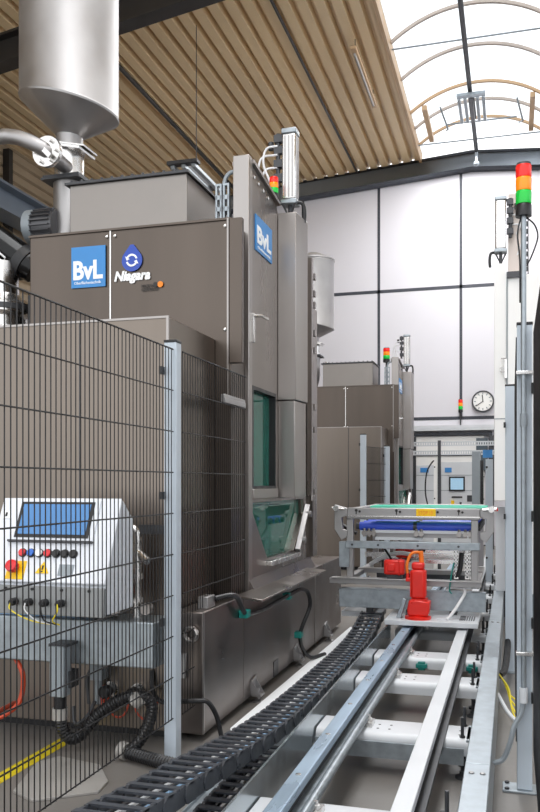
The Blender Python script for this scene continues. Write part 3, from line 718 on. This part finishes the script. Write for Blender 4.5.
def cbprof(y):
    p = []
    for cy, cz, a0 in ((y+.255, .165, 0), (y+.045, .165, 90)):
        for i in range(6):
            a = math.radians(a0+90*i/5); p.append((cy+.035*math.cos(a), cz+.035*math.sin(a)))
    return [(y+.29, .13)] + p + [(y+.01, .13), (y+.01, .124), (y+.29, .124)]
for i, y in enumerate(CB):
    t = thing('cross_beam', names[i] if i < 5 else 'white cross beam under or behind the trolley', 'beam', (-.6, y+.15, .0), 'cross beams of the track')
    part('beam_body', MB().prism(cbprof(y), 'x', -.965, -.2), 'white_paint', t)
    if i == 2: part('angle_bar', MB().box(-.965, -.225, y-.012, y+.0, .085, .165).box(-.965, -.225, y-.0, y+.07, .085, .093), 'galv', t)
    h = MB()
    for x in (-.66, -.60, -.25):
        for dy in (.10, .17): h.lathe((x, y+dy, .2005), [(.007, 0), (.007, .0008)], 10)
    part('bolt_holes', h, 'black', t)
    part('cap_plate', MB().box(-.215, -.198, y+.02, y+.28, .124, .2), 'galv', t)
    for x, dy in ((-.235, .06), (-.235, .26)):
        l = part('levelling_foot', MB().cyl((x, y+dy, .012), (x, y+dy, .30), .008, 10).lathe((x, y+dy, 0), [(.035, 0), (.035, .012), (.014, .02), (.014, .035)], 18).lathe((x, y+dy, .2), [(.014, 0), (.014, .01)], 6).lathe((x, y+dy, .11), [(.014, 0), (.014, .01)], 6), 'dark_steel', t)
    rc = part('rail_clamp', MB().box(-.75, -.69, y+.10, y+.20, .2, .222).lathe((-.715, y+.15, .222), [(.018, 0), (.018, .016), (.010, .017), (.010, .03)], 6), 'steel_bright', t)
for y, l in ((6.02, 'fourth'),):
    for x, w in ((-.62, 'left green clip on the cross beam before the trolley'), (-.27, 'right green clip on the cross beam before the trolley')):
        solo('cable_clip', MB().box(x-.025, x+.025, y-.02, y+.012, .12, .18).box(x-.04, x+.04, y-.025, y+.012, .135, .165), 'green_clip', w, 'clip', 'green cable clips', .004)

# tray with side wall, and white floor strip
t = thing('cable_tray', 'galvanised tray wall beside the drag chain', 'tray', (-1.15, 7, 0))
part('side_wall', MB().box(-.982, -.972, 1.4, 6.95, .035, .30), 'galv_shiny', t)
part('base_sheet', MB().box(-1.36, -.985, 1.4, 7.5, .02, .035).box(-1.36, -1.352, 1.4, 7.5, .02, .05).box(-1.3, -1.0, 2.0, 2.1, 0, .02).box(-1.3, -1.0, 4.5, 4.6, 0, .02).box(-1.3, -1.0, 7, 7.1, 0, .02), 'galv', t)
tj = MB()
for y in (2.55, 3.2, 3.9, 4.8, 5.6): tj.box(-.979, -.9765, y, y+.012, .10, .24)
part('wall_slots', tj, 'dark_steel', t)
solo('floor_strip', MB().prism([(-1.585, 4.62), (-1.365, 4.0), (-1.365, 8.2), (-1.55, 8.2)], 'z', 0, .022), 'white_ink', 'white flat strip on the floor left of the drag chain', 'strip', bev=.003)

# drag chain
def ctop(y):
    K = [(1.7, .52), (2.24, .478), (2.51, .442), (2.91, .398), (3.18, .365), (3.53, .32), (3.85, .29), (4.2, .265), (4.8, .247), (6.0, .232), (6.4, .24), (6.7, .262), (7.14, .335), (7.4, .37)]
    for (a, za), (b, zb) in zip(K, K[1:]):
        if y <= b: return za+(zb-za)*(y-a)/(b-a)
    return K[-1][1]
t = thing('drag_chain', 'black plastic drag chain carrying cables beside the track', 'cable chain', (-1.21, 4.6, .035))
PTS = []
y = 7.16
while y > 1.72: PTS.append((y, ctop(y)-.036)); y -= .093
NUP = len(PTS); yb, zt = PTS[-1]; R = (zt-.075)/2
for i in range(1, 6):
    a = PI/2+PI*i/6; PTS.append((yb+R*math.cos(a), .075+R+R*math.sin(a)))
y = yb
while y < 4.1: PTS.append((y, .075)); y += .093
for i, (y, z) in enumerate(PTS):
    a = PTS[max(i-1, 0)]; b = PTS[min(i+1, len(PTS)-1)]
    ang = math.atan2(b[1]-a[1], b[0]-a[0]); cs, sn = math.cos(ang), math.sin(ang)
    def tr(poly): return [(y+u*cs-v*sn, z+u*sn+v*cs) for u, v in poly]
    side = tr([(-.058, -.020), (-.045, -.034), (.03, -.034), (.052, -.02), (.058, 0), (.052, .02), (.03, .034), (-.045, .034), (-.058, .02)])
    mb = MB()
    off = .005 if i % 2 else 0
    for x0 in (-1.262, -1.077): mb.prism(side, 'x', x0+ (off if x0 < -1.2 else -off), x0+.012+(off if x0 < -1.2 else -off))
    for v in ((-.035,) if i < NUP else (-.035, .027)): mb.prism(tr([(-.017, v), (.017, v), (.017, v+.008), (-.017, v+.008)]), 'x', -1.262, -1.065)
    part('chain_link', mb, 'chain', t)
up = [p for p in PTS if True]
cols = ['black', 'white_cable', 'black', 'blue_cable', 'dark_steel', 'orange_hose']
for k, cn in enumerate(cols):
    x = -1.235+k*.027
    part('inner_cable', MB().tube([(x+.004*math.sin(j*.7+k), p[0], p[1]-.018) for j, p in enumerate(PTS)], .006 if cn == 'orange_hose' else .009, 6), cn, t)

# ------------------------------------------------------------------ transfer trolley
t = thing('transfer_trolley', 'stainless transfer trolley with roller deck at the end of the track', 'trolley', (-.8, 7.4, .30))
bp = part('base_plate', MB().box(-.985, -.255, 6.68, 7.7, .318, .36), 'white_paint', t, .005)
gr = MB()
for i in range(7):
    for j in range(4): gr.box(-.405+i*.018, -.395+i*.018, 6.80+j*.06, 6.84+j*.06, .3595, .3615)
part('slot_grid', gr, 'dark_ink', bp)
part('cover_plate', MB().box(-.58, -.48, 6.78, 7.02, .36, .368), 'white_paint', bp, .002)
part('cover_plate', MB().box(-.96, -.86, 6.82, 6.98, .36, .366), 'white_paint', bp, .002)
for x in (-.8125, -.377):
    for y in (6.85, 7.5): part('wheel', MB().lathe((x, y, .345), [(.045, -.02), (.045, .02)], 20, 'x'), 'dark_steel', t)
part('tow_plate', MB().box(-1.44, -1.08, 7.2, 7.45, .29, .335), 'white_paint', t, .004)
part('lower_beam', MB().box(-1.425, -.205, 7.03, 7.08, .395, .555).box(-1.425, -.205, 7.03, 7.14, .545, .555), 'galv', t, .004)
part('beam_support', MB().box(-1.2, -1.14, 7.08, 7.6, .345, .50).box(-.5, -.44, 7.08, 7.6, .36, .50).box(-.86, -.80, 7.08, 7.6, .36, .5), 'dark_steel', t)
fr = MB().box(-1.50, -.24, 6.98, 7.06, .60, .645).box(-1.42, -.26, 7.9, 7.98, .60, .645).box(-1.42, -1.36, 7.0, 8.5, .59, .63).box(-.32, -.26, 7.0, 8.5, .59, .63)
fr.box(-1.48, -.24, 6.94, 7.04, .646, .656)
part('lower_frame', fr, 'steel_matte', t, .004)
for x in (-1.33, -.295):
    for y in (7.02, 8.4): part('leg', MB().box(x-.028, x+.028, y, y+.056, .64, 1.20), 'steel_matte', t, .004)
part('mid_beam', MB().box(-1.36, -.25, 6.97, 7.03, .905, .965), 'galv', t, .004)
part('mid_beam_end', MB().box(-1.42, -1.33, 7.0, 7.1, .74, .955), 'galv', t, .004)
for x in (-1.30, -1.08, -.75, -.42): part('beam_bolt', MB().lathe((x, 6.97, .935), [(.010, 0), (.010, -.008)], 8, 'y'), 'dark_steel', t)
part('deck_frame', MB().box(-1.35, -.25, 7.0, 7.06, 1.15, 1.245).box(-1.35, -.25, 8.42, 8.48, 1.15, 1.245).box(-1.35, -1.29, 7.06, 8.42, 1.15, 1.24).box(-.31, -.25, 7.06, 8.42, 1.15, 1.24), 'steel_matte', t, .006)
part('deck_lip', MB().box(-1.35, -.25, 6.985, 7.0, 1.17, 1.18), 'steel_bright', t)
for x in (-1.27, -.93, -.62, -.42):
    ds = MB(); ds.lathe((x, 7.0, 1.225), [(.012, 0), (.012, -.01)], 8, 'y').lathe((x+.03, 7.0, 1.215), [(.010, 0), (.010, -.012)], 8, 'y').box(x-.004, x+.004, 6.99, 7.0, 1.19, 1.22)
    part('deck_bolt', ds, 'dark_ink', t)
for k in range(6):
    y = 7.12+k*.22
    ro = part('roller', MB().cyl((-1.26, y, 1.085), (-.28, y, 1.085), .038, 18), 'blue_roll', t)
    part('roller_collar', MB().cyl((-.80, y, 1.085), (-.77, y, 1.085), .045, 14).cyl((-1.29, y, 1.085), (-1.26, y, 1.085), .028, 14).cyl((-.28, y, 1.085), (-.25, y, 1.085), .028, 14), 'dark_steel', ro)
for z, x0, x1 in ((1.045, -1.15, -.28), (.985, -1.12, -.72)): part('guide_strip', MB().box(x0, x1, 7.06, 7.10, z-.012, z+.012), 'white_paint', t)
part('guide_shelf', MB().box(-1.14, -.36, 7.1, 7.18, .995, 1.03), 'steel_matte', t)
for x in (-1.21, -1.17, -1.13, -.77, -.73, -.42, -.37, -.33):
    fx = MB(); fx.cyl((x, 7.05, 1.0), (x, 7.05, 1.07), .012, 8).lathe((x, 7.03, 1.03), [(.022, 0), (.022, .02)], 10, 'y')
    part('roller_fitting', fx, 'steel_lift', t)
for s, xo in ((-1, -1.35), (1, -.25)):
    f_ = [(xo, 1.24), (xo+s*.11, 1.27), (xo+s*.11, 1.06), (xo+s*.05, .97), (xo, 1.0), (xo, 1.05), (xo+s*.04, 1.06), (xo+s*.05, 1.16), (xo, 1.18)]
    part('end_guide', MB().prism(f_, 'y', 7.0, 7.06), 'steel_matte', t, .003)
    part('end_clamp', MB().lathe((xo+s*.09, 6.98, 1.24), [(.025, -.02), (.025, .02)], 12, 'y').cyl((xo+s*.02, 6.99, 1.235), (xo+s*.13, 6.99, 1.245), .012, 8), 'steel_bright', t)
part('red_end_cap', MB().box(-.20, -.11, 7.05, 7.12, 1.225, 1.25), 'red', t, .004)
part('deck_sheet', MB().box(-1.16, -.20, 7.06, 7.45, 1.246, 1.262), 'aqua', t)
sn = part('yellow_sign', MB().box(-.765, -.605, 6.985, 6.999, 1.178, 1.242), 'yellow', t, .002)
letters('sign_lettering', 'STOP 10', 'orange_ink', sn, (-.745, 6.984, 1.194), (1, 0, 0), (0, 0, 1), .045, width=.115)
for x in (-.445, -.355, -.315):
    st = MB().ring([(x-.018, .66), (x+.018, .66), (x+.018, .905), (x-.018, .905)], [(x-.008, .67), (x+.008, .67), (x+.008, .895), (x-.008, .895)], 'y', 7.06, 7.075)
    for k in range(7): st.box(x-.016, x+.016, 7.06, 7.075, .685+k*.032, .70+k*.032)
    part('perforated_strut', st, 'steel_bright', t)
part('cable_loom', MB().tube(smooth([(-.40, 7.05, .88), (-.41, 7.04, .76), (-.43, 7.03, .68)]), .02, 8), 'black', t)
part('green_wire', MB().tube(smooth([(-.46, 7.0, .80), (-.48, 6.96, .68), (-.49, 6.95, .58), (-.475, 6.96, .55)]), .006, 6), 'green_clip', t)
part('white_hose', MB().tube(smooth([(-.50, 6.78, .365), (-.46, 6.82, .41), (-.40, 6.92, .50), (-.37, 7.0, .56), (-.39, 7.02, .60), (-.47, 7.02, .60), (-.52, 7.03, .57)]), .013, 8), 'white_cable', t)
part('air_line', MB().tube(smooth([(-1.2, 7.3, .74), (-1.1, 7.25, .80), (-.95, 7.22, .85), (-.80, 7.2, .84)]), .018, 8), 'white_cable', t)
bk = MB().box(-1.3, -.32, 7.6, 7.66, .78, .82).box(-1.3, -.32, 8.0, 8.05, .72, .76).box(-.72, -.32, 7.3, 7.36, .85, .875).box(-.72, -.32, 7.3, 7.36, .76, .79)
part('inner_rail', bk, 'steel_bright', t)
part('rear_cross_beam', MB().box(-1.3, -.3, 8.3, 8.38, .5, .58), 'dark_steel', t)
part('terminal_strip', MB().box(-1.20, -.92, 7.42, 7.46, .42, .48), 'dark_steel', t)
for i, (x, m) in enumerate(((-1.17, 'white_cable'), (-1.08, 'orange_cable'), (-1.02, 'yellow_cable'), (-.97, 'orange_cable'))):
    part('connector', MB().tube([(x, 7.40, .42), (x+.01, 7.36, .36)], .018, 8), m, t)

# gear motors
def vmotor(x, y, z):
    t = thing('gear_motor', 'tall red gear motor standing upright on the trolley base plate', 'motor', (x, y, z))
    part('mount_flange', MB().lathe((x, y, z), [(.105, 0), (.105, .02), (.07, .03)], 32), 'red', t)
    part('gearbox', MB().prism([(x-.075, z+.03), (x+.085, z+.03), (x+.095, z+.08), (x+.10, z+.145), (x+.03, z+.155), (x-.065, z+.155), (x-.08, z+.08)], 'y', y-.075, y+.075), 'red', t, .012)
    part('adapter', MB().box(x-.05, x+.075, y-.06, y+.06, z+.155, z+.165), 'red', t)
    mb = part('motor_body', MB().box(x-.055, x+.062, y-.06, y+.06, z+.165, z+.40), 'red', t, .02)
    fi = MB()
    for k in range(6): fi.box(x-.058, x+.065, y-.05+k*.018, y-.042+k*.018, z+.18, z+.385)
    part('body_fins', fi, 'red', mb)
    part('fan_cover', MB().box(x-.047, x+.053, y-.052, y+.052, z+.40, z+.455), 'red', t, .015)
    part('terminal_box', MB().box(x-.095, x-.05, y-.04, y+.02, z+.30, z+.33).cyl((x-.08, y-.02, z+.30), (x-.08, y-.02, z+.37), .014, 10), 'red', t, .006)
    cb = part('power_cable', MB().tube(smooth([(x-.08, y-.02, z+.35), (x-.085, y-.02, z+.44), (x-.055, y, z+.52), (x-.0, y+.01, z+.535), (x+.025, y+.02, z+.50), (x+.03, y+.02, z+.455)]), .012, 8), 'orange_cable', t)
    part('plug', MB().cyl((x+.028, y+.02, z+.45), (x+.02, y+.02, z+.545), .02, 10), 'orange_cable', cb)
    part('limit_bracket', MB().cbox((x-.13, y, z+.08), (.035, .05, .17), Matrix.Rotation(math.radians(18), 3, 'Y')), 'galv', t, .004)
    return t
vmotor(-.73, 6.80, .36)
def hmotor(x, y, z, s, label):
    t = thing('gear_motor', label, 'motor', (x, y, z))
    part('motor_body', MB().box(x-.085*s, x+.085*s, y-.07, y+.07, z, z+.125*s), 'red', t, .016)
    part('terminal_cover', MB().box(x-.055*s, x+.01*s, y-.085, y-.065, z+.03*s, z+.095*s), 'red', t, .008)
    part('end_ring', MB().box(x+.035*s, x+.05*s, y-.075, y+.075, z-.002, z+.13*s), 'red', t, .004)
    part('foot', MB().box(x-.06*s, x+.06*s, y-.05, y+.05, z-.035, z), 'dark_steel', t)
    part('cable', MB().tube(smooth([(x-.03*s, y, z+.12*s), (x-.07*s, y+.02, z+.18*s), (x-.13*s, y+.08, z+.24*s)]), .010, 6), 'black', t)
    return t
hmotor(-.945, 7.02, .69, 1.0, 'red motor lying left of the tall upright motor, front one')
hmotor(-.92, 7.5, .79, .9, 'red motor half hidden behind the tall upright motor')

# ------------------------------------------------------------------ right side: fence, light pole, cables
fence_post(.057, 4.13, 'tall pale fence post at right front carrying the signal light pole', clips=(1.90, 1.30, .80, .45), cs=1)
fence_post(-.015, 6.68, 'second pale fence post on the right, behind the front one', clips=(1.9, 1.2))
t = thing('mesh_fence', 'black mesh fence panel at the right edge of the picture', 'fence panel', (.095, 2.8, 0))
meshpanel(t, .098, 1.9, 4.09, .030, rv=.0032)
part('near_post', MB().box(.065, .135, 1.82, 1.89, 0, 2.2), 'post_paint', t)
t = thing('mesh_fence', 'black mesh fence panel between the two right fence posts', 'fence panel', (.03, 5.2, 0))
fpm = MB()
m_ = meshpanel(t, .02, 4.19, 6.62, .0405)
t = thing('light_pole', 'galvanised tube pole strapped to the right front fence post', 'pole', (.05, 3.90, .43))
part('tube', MB().cyl((.052, 4.065, .46), (.052, 4.065, 2.70), .0125, 16), 'galv', t)
part('end_sleeve', MB().cyl((.052, 4.065, .43), (.052, 4.065, .50), .019, 14), 'grey_paint', t)
for z in (1.97, .66): part('strap', MB().box(.017, .097, 4.046, 4.098, z-.008, z+.008), 'steel_bright', t, .002)
part('coupling', MB().cyl((.052, 4.065, 1.72), (.052, 4.065, 1.78), .017, 14), 'mid_grey', t)
part('cable_loop', MB().tube(smooth([(.06, 4.07, 2.70), (.10, 4.07, 2.66), (.115, 4.07, 2.60), (.09, 4.07, 2.52), (.066, 4.07, 2.47)]), .004, 6).tube(smooth([(.04, 4.07, 2.70), (.025, 4.07, 2.62), (.035, 4.07, 2.5), (.036, 4.07, 2.3)]), .004, 6), 'black', t)
signal(.052, 4.065, 2.70, .036, .245, 'red, amber and green signal light on the right pole')
cable('grey_cable', [(.052, 4.065, .44), (.04, 4.06, .38), (.01, 4.05, .32), (-.01, 4.04, .24), (-.04, 4.03, .17), (-.083, 4.02, .15)], .012, 'mid_grey', 'grey cable from the light pole foot to the edge beam')
cable('black_cable', [(-.035, 6.9, .50), (-.03, 6.75, .30), (-.035, 6.5, .18), (-.05, 6.2, .12), (-.083, 6.0, .12)], .024, 'black', 'thick black cable beside the edge beam, behind the posts')
for i in range(4):
    cable('yellow_cable', [(-.083, 5.85, .16), (-.05+.01*i, 5.8-.1*i, .12+.01*i), (-.02+.006*i, 5.75-.16*i, .06+.01*i), (.04, 5.7-.2*i, .02)], .005, 'yellow_cable', 'thin yellow cable of the bundle right of the edge beam', 'cable', 'yellow cables')
cable('white_cable', [(-.083, 5.3, .16), (-.05, 5.22, .12), (-.02, 5.15, .09), (.02, 5.1, .06)], .012, 'white_cable', 'white cable right of the edge beam, below the yellow ones')

# white machine on the right with door slab and cylinder
t = thing('processing_cabinet', 'white tall machine cabinet at right, behind the fence posts', 'machine', (.9, 10.17, 0))
part('housing', MB().box(-.045, 2.4, 9.07, 11.57, .30, 3.63), 'lit_white', t, .008)
part('top_rail', MB().box(-.05, .10, 9.03, 9.09, 3.60, 3.66), 'dark_steel', t)
part('mast', MB().box(-.04, .13, 9.27, 9.47, 3.63, 4.55), 'beige', t, .004)
cl = MB()
for k in range(9): cl.box(.13, .17, 9.27, 9.33, 3.64+k*.08, 3.68+k*.08)
cl.box(.13, .14, 9.26, 9.34, 3.6, 4.4).box(.16, .17, 9.26, 9.34, 3.6, 4.4)
part('cable_ladder', cl, 'dark_steel', t)
part('base', MB().box(.0, 2.3, 9.17, 11.47, 0, .30), 'mid_grey', t)
part('lift_door', MB().box(-.18, -.055, 9.07, 9.32, 1.27, 3.76), 'lit_white', t, .006)
part('door_edge', MB().box(-.056, -.045, 9.05, 9.32, 1.27, 3.66), 'mid_grey', t)
part('door_seam', MB().box(-.181, -.054, 9.067, 9.08, 2.125, 2.135), 'mid_grey', t)
part('latch', MB().box(-.075, -.05, 9.03, 9.07, 2.55, 2.75).tube([(-.06, 9.04, 2.76), (-.11, 9.03, 2.755)], .008, 6).tube(arc((-.09, 9.04, 2.65), .03, 0, 2*PI, 12), .006, 6), 'steel_bright', t)
part('lower_panel', MB().box(-.17, -.05, 9.27, 9.37, .3, 1.2), 'grey_paint', t)
part('door_bracket', MB().box(-.18, 0, 9.27, 9.37, .02, .3), 'dark_steel', t)

# ------------------------------------------------------------------ back of the hall
t = thing('wall_clock', 'round white wall clock with dark rim on the end wall', 'clock', (-.648, YW-.06, 3.35))
part('rim', MB().lathe((-.648, YW-.08, 3.35), [(.245, .08), (.255, 0), (.245, -.03), (.222, -.03), (.218, -.01)], 48, 'y'), 'dark_steel', t)
part('face', MB().lathe((-.648, YW-.08, 3.35), [(.222, .02), (.222, -.012)], 48, 'y'), 'clock_face', t)
for i in range(12):
    a = i*PI/6
    part('hour_mark', MB().cbox((-.648+.18*math.sin(a), YW-.096, 3.35+.18*math.cos(a)), (.02, .006, .045), Matrix.Rotation(a, 3, 'Y')), 'mid_grey', t)
for nm, a, l, w in (('hour_hand', math.radians(355), .13, .022), ('minute_hand', math.radians(235), .17, .016)):
    part(nm, MB().cbox((-.648+l/2*math.sin(a), YW-.10, 3.35+l/2*math.cos(a)), (w, .006, l+.03), Matrix.Rotation(a, 3, 'Y')), 'dark_ink', t)
signal(-1.15, YW-.15, 3.1, .05, .30, 'tiny signal light on the end wall seam, left of the clock', .38)

def cabinet(x0, x1, y, z1, label):
    t = thing('switch_cabinet', label, 'cabinet', ((x0+x1)/2, y+.3, 0))
    part('body', MB().box(x0, x1, y, y+.6, .1, z1), 'grey_paint', t, .006)
    part('plinth', MB().box(x0+.01, x1-.01, y+.02, y+.58, 0, .1), 'black', t)
    j = MB()
    for z in (.55, 1.0, 1.30, 1.62): j.box(x0, x1, y-.004, y+.002, z-.006, z+.006)
    part('drawer_joints', j, 'mid_grey', t)
    return t
def bz(z): return 1.456+(z-1.456)*1.092
def bx(x): return x*1.085
YC = 17.85
c1 = cabinet(bx(-1.80), bx(-1.34), YC, bz(1.80), 'grey switch cabinet at the back, left of the screen cabinet')
def pl(n, x0, x1, z0, z1, m, c, d=.01): return part(n, MB().box(bx(x0), bx(x1), YC-d, YC, bz(z0), bz(z1)), m, c)
pl('blue_label', -1.72, -1.56, 1.66, 1.75, 'blue_sign', c1)
c2 = cabinet(bx(-1.32), bx(-.70), YC, bz(1.86), 'grey switch cabinet with small blue screen at the back')
pl('blue_label', -1.25, -1.12, 1.66, 1.75, 'blue_sign', c2)
sc = pl('screen_bezel', -1.17, -.87, 1.30, 1.58, 'black', c2, .025)
pl('screen', -1.14, -.90, 1.33, 1.55, 'screen_pale', sc, .03)
pl('vent_grille', -.83, -.74, 1.1, 1.22, 'dark_steel', c2)
pl('main_switch', -1.13, -1.07, 1.02, 1.12, 'yellow', c2, .02)
pl('selector', -.97, -.93, 1.04, 1.09, 'dark_ink', c2, .03)
pl('selector_label', -1.12, -.92, 1.17, 1.20, 'dark_ink', c2)
pl('yellow_tag', -.78, -.72, .88, .98, 'yellow', c2)
pl('yellow_tag', -1.05, -.98, .84, .90, 'yellow', c2)
t = thing('equipment_rack', 'tall grey locker at the back, right of the screen cabinet', 'cabinet', (-.45, 13, 0))
part('body', MB().box(-.585, -.465, 13.0, 13.4, 0, 1.94), 'mid_grey', t, .006)
part('dark_side', MB().box(-.462, -.415, 13.05, 13.1, .1, 1.80), 'black', t)
t = thing('frame_post', 'pale post with dark bolts at the back, right of the grey locker', 'post', (-.28, 11, 0))
part('upright', MB().box(-.325, -.235, 11.0, 11.08, 0, 1.76), 'post_paint', t, .004)
for z in (.5, 1.15, 1.66): part('bolt', MB().lathe((-.31, 11.0, z), [(.014, 0), (.014, -.01)], 8, 'y'), 'dark_ink', t)
part('blue_valve', MB().box(-.36, -.24, 11.0, 11.08, 1.78, 1.88), 'blue_sign', t)
t = thing('frame_post', 'white post in front of the screen cabinet, at the back', 'post', (-1.19, 14, 0))
part('upright', MB().box(-1.245, -1.185, 14.0, 14.06, 0, 1.86), 'lit_white', t)
part('dark_profile', MB().box(-1.18, -1.13, 14.0, 14.05, 0, 2.16), 'dark_steel', t)
for z in (1.2, 1.72): part('bolt', MB().lathe((-1.23, 14.0, z), [(.012, 0), (.012, -.01)], 8, 'y'), 'dark_ink', t)
cable('hanging_cable', [(-1.32, 14.0, 1.0), (-1.38, 14, 1.3), (-1.36, 14, 1.62), (-1.27, 14, 1.80), (-1.2, 14.03, 1.84)], .012, 'black', 'thin dark cable arching beside the white back post')
t = thing('cable_gantry', 'horizontal slotted cable trays on dark posts before the back door', 'gantry', (-1.2, 19.0, 0))
def slotted(z):
    m = MB().box(-2.3, -.22, 18.9, 18.93, z-.05, z-.025).box(-2.3, -.22, 18.9, 18.93, z+.025, z+.05)
    for k in range(40): m.box(-2.29+k*.052, -2.26+k*.052, 18.9, 18.93, z-.03, z+.03)
    return m
part('upper_tray', slotted(2.33), 'white_paint', t)
part('lower_tray', slotted(2.13), 'white_paint', t)
for x in (-2.12, -.42): part('gantry_post', MB().box(x-.04, x+.04, 18.93, 19.01, 0, 2.5), 'dark_steel', t)
# fence in front of the far machine
fence_post(-2.205, 12.75, 'white fence post in front of the far machine, left of two', w=.085, clips=(2.05, 1.35))
fence_post(-1.955, 13.55, 'white fence post beside the far machine tower, right of two', w=.085, h=2.05, clips=(1.9,))
t = thing('mesh_fence', 'mesh fence panel between the two white posts at the far machine', 'fence panel', (-2.08, 13.15, 0))
m = MB()
for k in range(18):
    f = (k+.5)/18; m.tube([(-2.19+.22*f, 12.82+.67*f, .2), (-2.19+.22*f, 12.82+.67*f, 2.02)], .004, 4)
for z in (2.02, 1.76, 1.5, 1.24, .98, .72, .46, .2): m.tube([(-2.19, 12.8, z), (-1.97, 13.5, z)], .005, 4)
part('wire_mesh', m, 'wire', t)
cable('white_valve', [(-1.70, 8.32, .98), (-1.66, 8.32, 1.03), (-1.60, 8.3, 1.0), (-1.50, 8.3, .95)], .02, 'black', 'short black hose on the rear of the near tank', 'hose')

# ------------------------------------------------------------------ roof fittings
t = thing('ridge_tube', 'dark tube running along the middle of the skylight', 'pipe', (-.78, 14, 9.0))
part('tube', MB().cyl((-.78, 6, 9.03), (-.78, YW-.45, 9.03), .045, 14), 'dark_steel', t)
part('drop_rod', MB().cyl((-.78, YW-.45, 8.75), (-.78, YW-.45, 9.2), .035, 10).lathe((-.78, YW-.45, 8.68), [(.02, 0), (.07, .04), (.07, .09), (.04, .11)], 12), 'galv', t)
t = thing('high_bay_lamp', 'grey five barred lamp hanging below the skylight tube', 'lamp', (-.76, 17, 8.74))
part('header', MB().box(-1.03, -.49, 16.42, 16.54, 8.90, 8.96), 'galv', t, .004)
for k in range(5):
    x = -.99+k*.115
    part('lamp_bar', MB().box(x-.032, x+.032, 16.54, 17.65, 8.88, 8.93), 'mid_grey' if k != 2 else 'dark_steel', t, .006)
part('driver', MB().box(-.82, -.70, 16.6, 17.6, 8.93, 8.985), 'dark_steel', t)
t = thing('strip_lamp', 'slim lamp under the tan roof deck near the skylight edge', 'lamp', (-2.9, 14, 8.7))
part('housing', MB().box(-2.61, -2.51, 13.8, 16.1, 8.74, 8.79), 'rib_tan', t, .006)
part('tube', MB().cyl((-2.56, 13.95, 8.72), (-2.56, 15.95, 8.72), .02, 10), 'plate_grey', t)
for y in (14.0, 15.9): part('hanger', MB().cyl((-2.56, y, 8.79), (-2.56, y, 9.0), .008, 6), 'dark_steel', t)
t = thing('hall_lamp', 'finned lamp hanging on a thin chain behind the steel roof box', 'lamp', (-4.80, 11.0, 6.2))
part('bars', MB().box(-5.10, -5.03, 12.0, 13.2, 6.33, 6.39).box(-4.92, -4.85, 12.0, 13.2, 6.33, 6.39).box(-4.75, -4.68, 12.0, 13.2, 6.33, 6.39), 'galv', t, .006)
for y in (11.95, 13.1): part('header', MB().box(-5.14, -4.64, y, y+.15, 6.39, 6.44), 'dark_steel', t)
part('chain', MB().cyl((-4.90, 12.6, 6.44), (-4.90, 12.6, 8.86), .007, 6).box(-4.95, -4.85, 12.05, 13.15, 6.39, 6.44), 'dark_steel', t)

# ------------------------------------------------------------------ light, camera
W = bpy.data.worlds.new('overcast_sky'); S.world = W; W.use_nodes = True
bg = W.node_tree.nodes['Background']; bg.inputs['Color'].default_value = (.96, .98, 1, 1); bg.inputs['Strength'].default_value = 1.9
def area(name, loc, rot, sx, sy, p, col=(1, 1, 1)):
    l = bpy.data.lights.new(name, 'AREA'); l.shape = 'RECTANGLE'; l.size = sx; l.size_y = sy; l.energy = p; l.color = col
    o = bpy.data.objects.new(name, l); C.objects.link(o); o.location = loc; o.rotation_euler = rot
    return o
area('ridge_fill_light', (-.7, 4, 8.9), (0, 0, 0), 2.4, 12, 520)  # added fill light along the ridge, not a fixture of the hall
area('high_bay_light', (-.76, 17.1, 8.84), (0, 0, 0), .5, 1.0, 130)
area('ridge_fill_light', (-.7, 15, 8.9), (0, 0, 0), 2.4, 9, 430)  # second added fill light, over the rear half, without a fixture
S.view_settings.view_transform = 'Standard'; S.view_settings.look = 'None'
S.view_settings.exposure = 0.; S.view_settings.gamma = 1.

F = 833.; TH = math.atan((512-270)/F)
cam = bpy.data.cameras.new('camera'); co = bpy.data.objects.new('camera', cam); C.objects.link(co)
co.location = (0, 0, 1.456); co.rotation_euler = (PI/2, 0, TH)
cam.sensor_fit = 'VERTICAL'; cam.sensor_height = 36; cam.lens = F/812*36
cam.shift_y = (483-406)/812.
cam.clip_start = .05; cam.clip_end = 200
S.camera = co
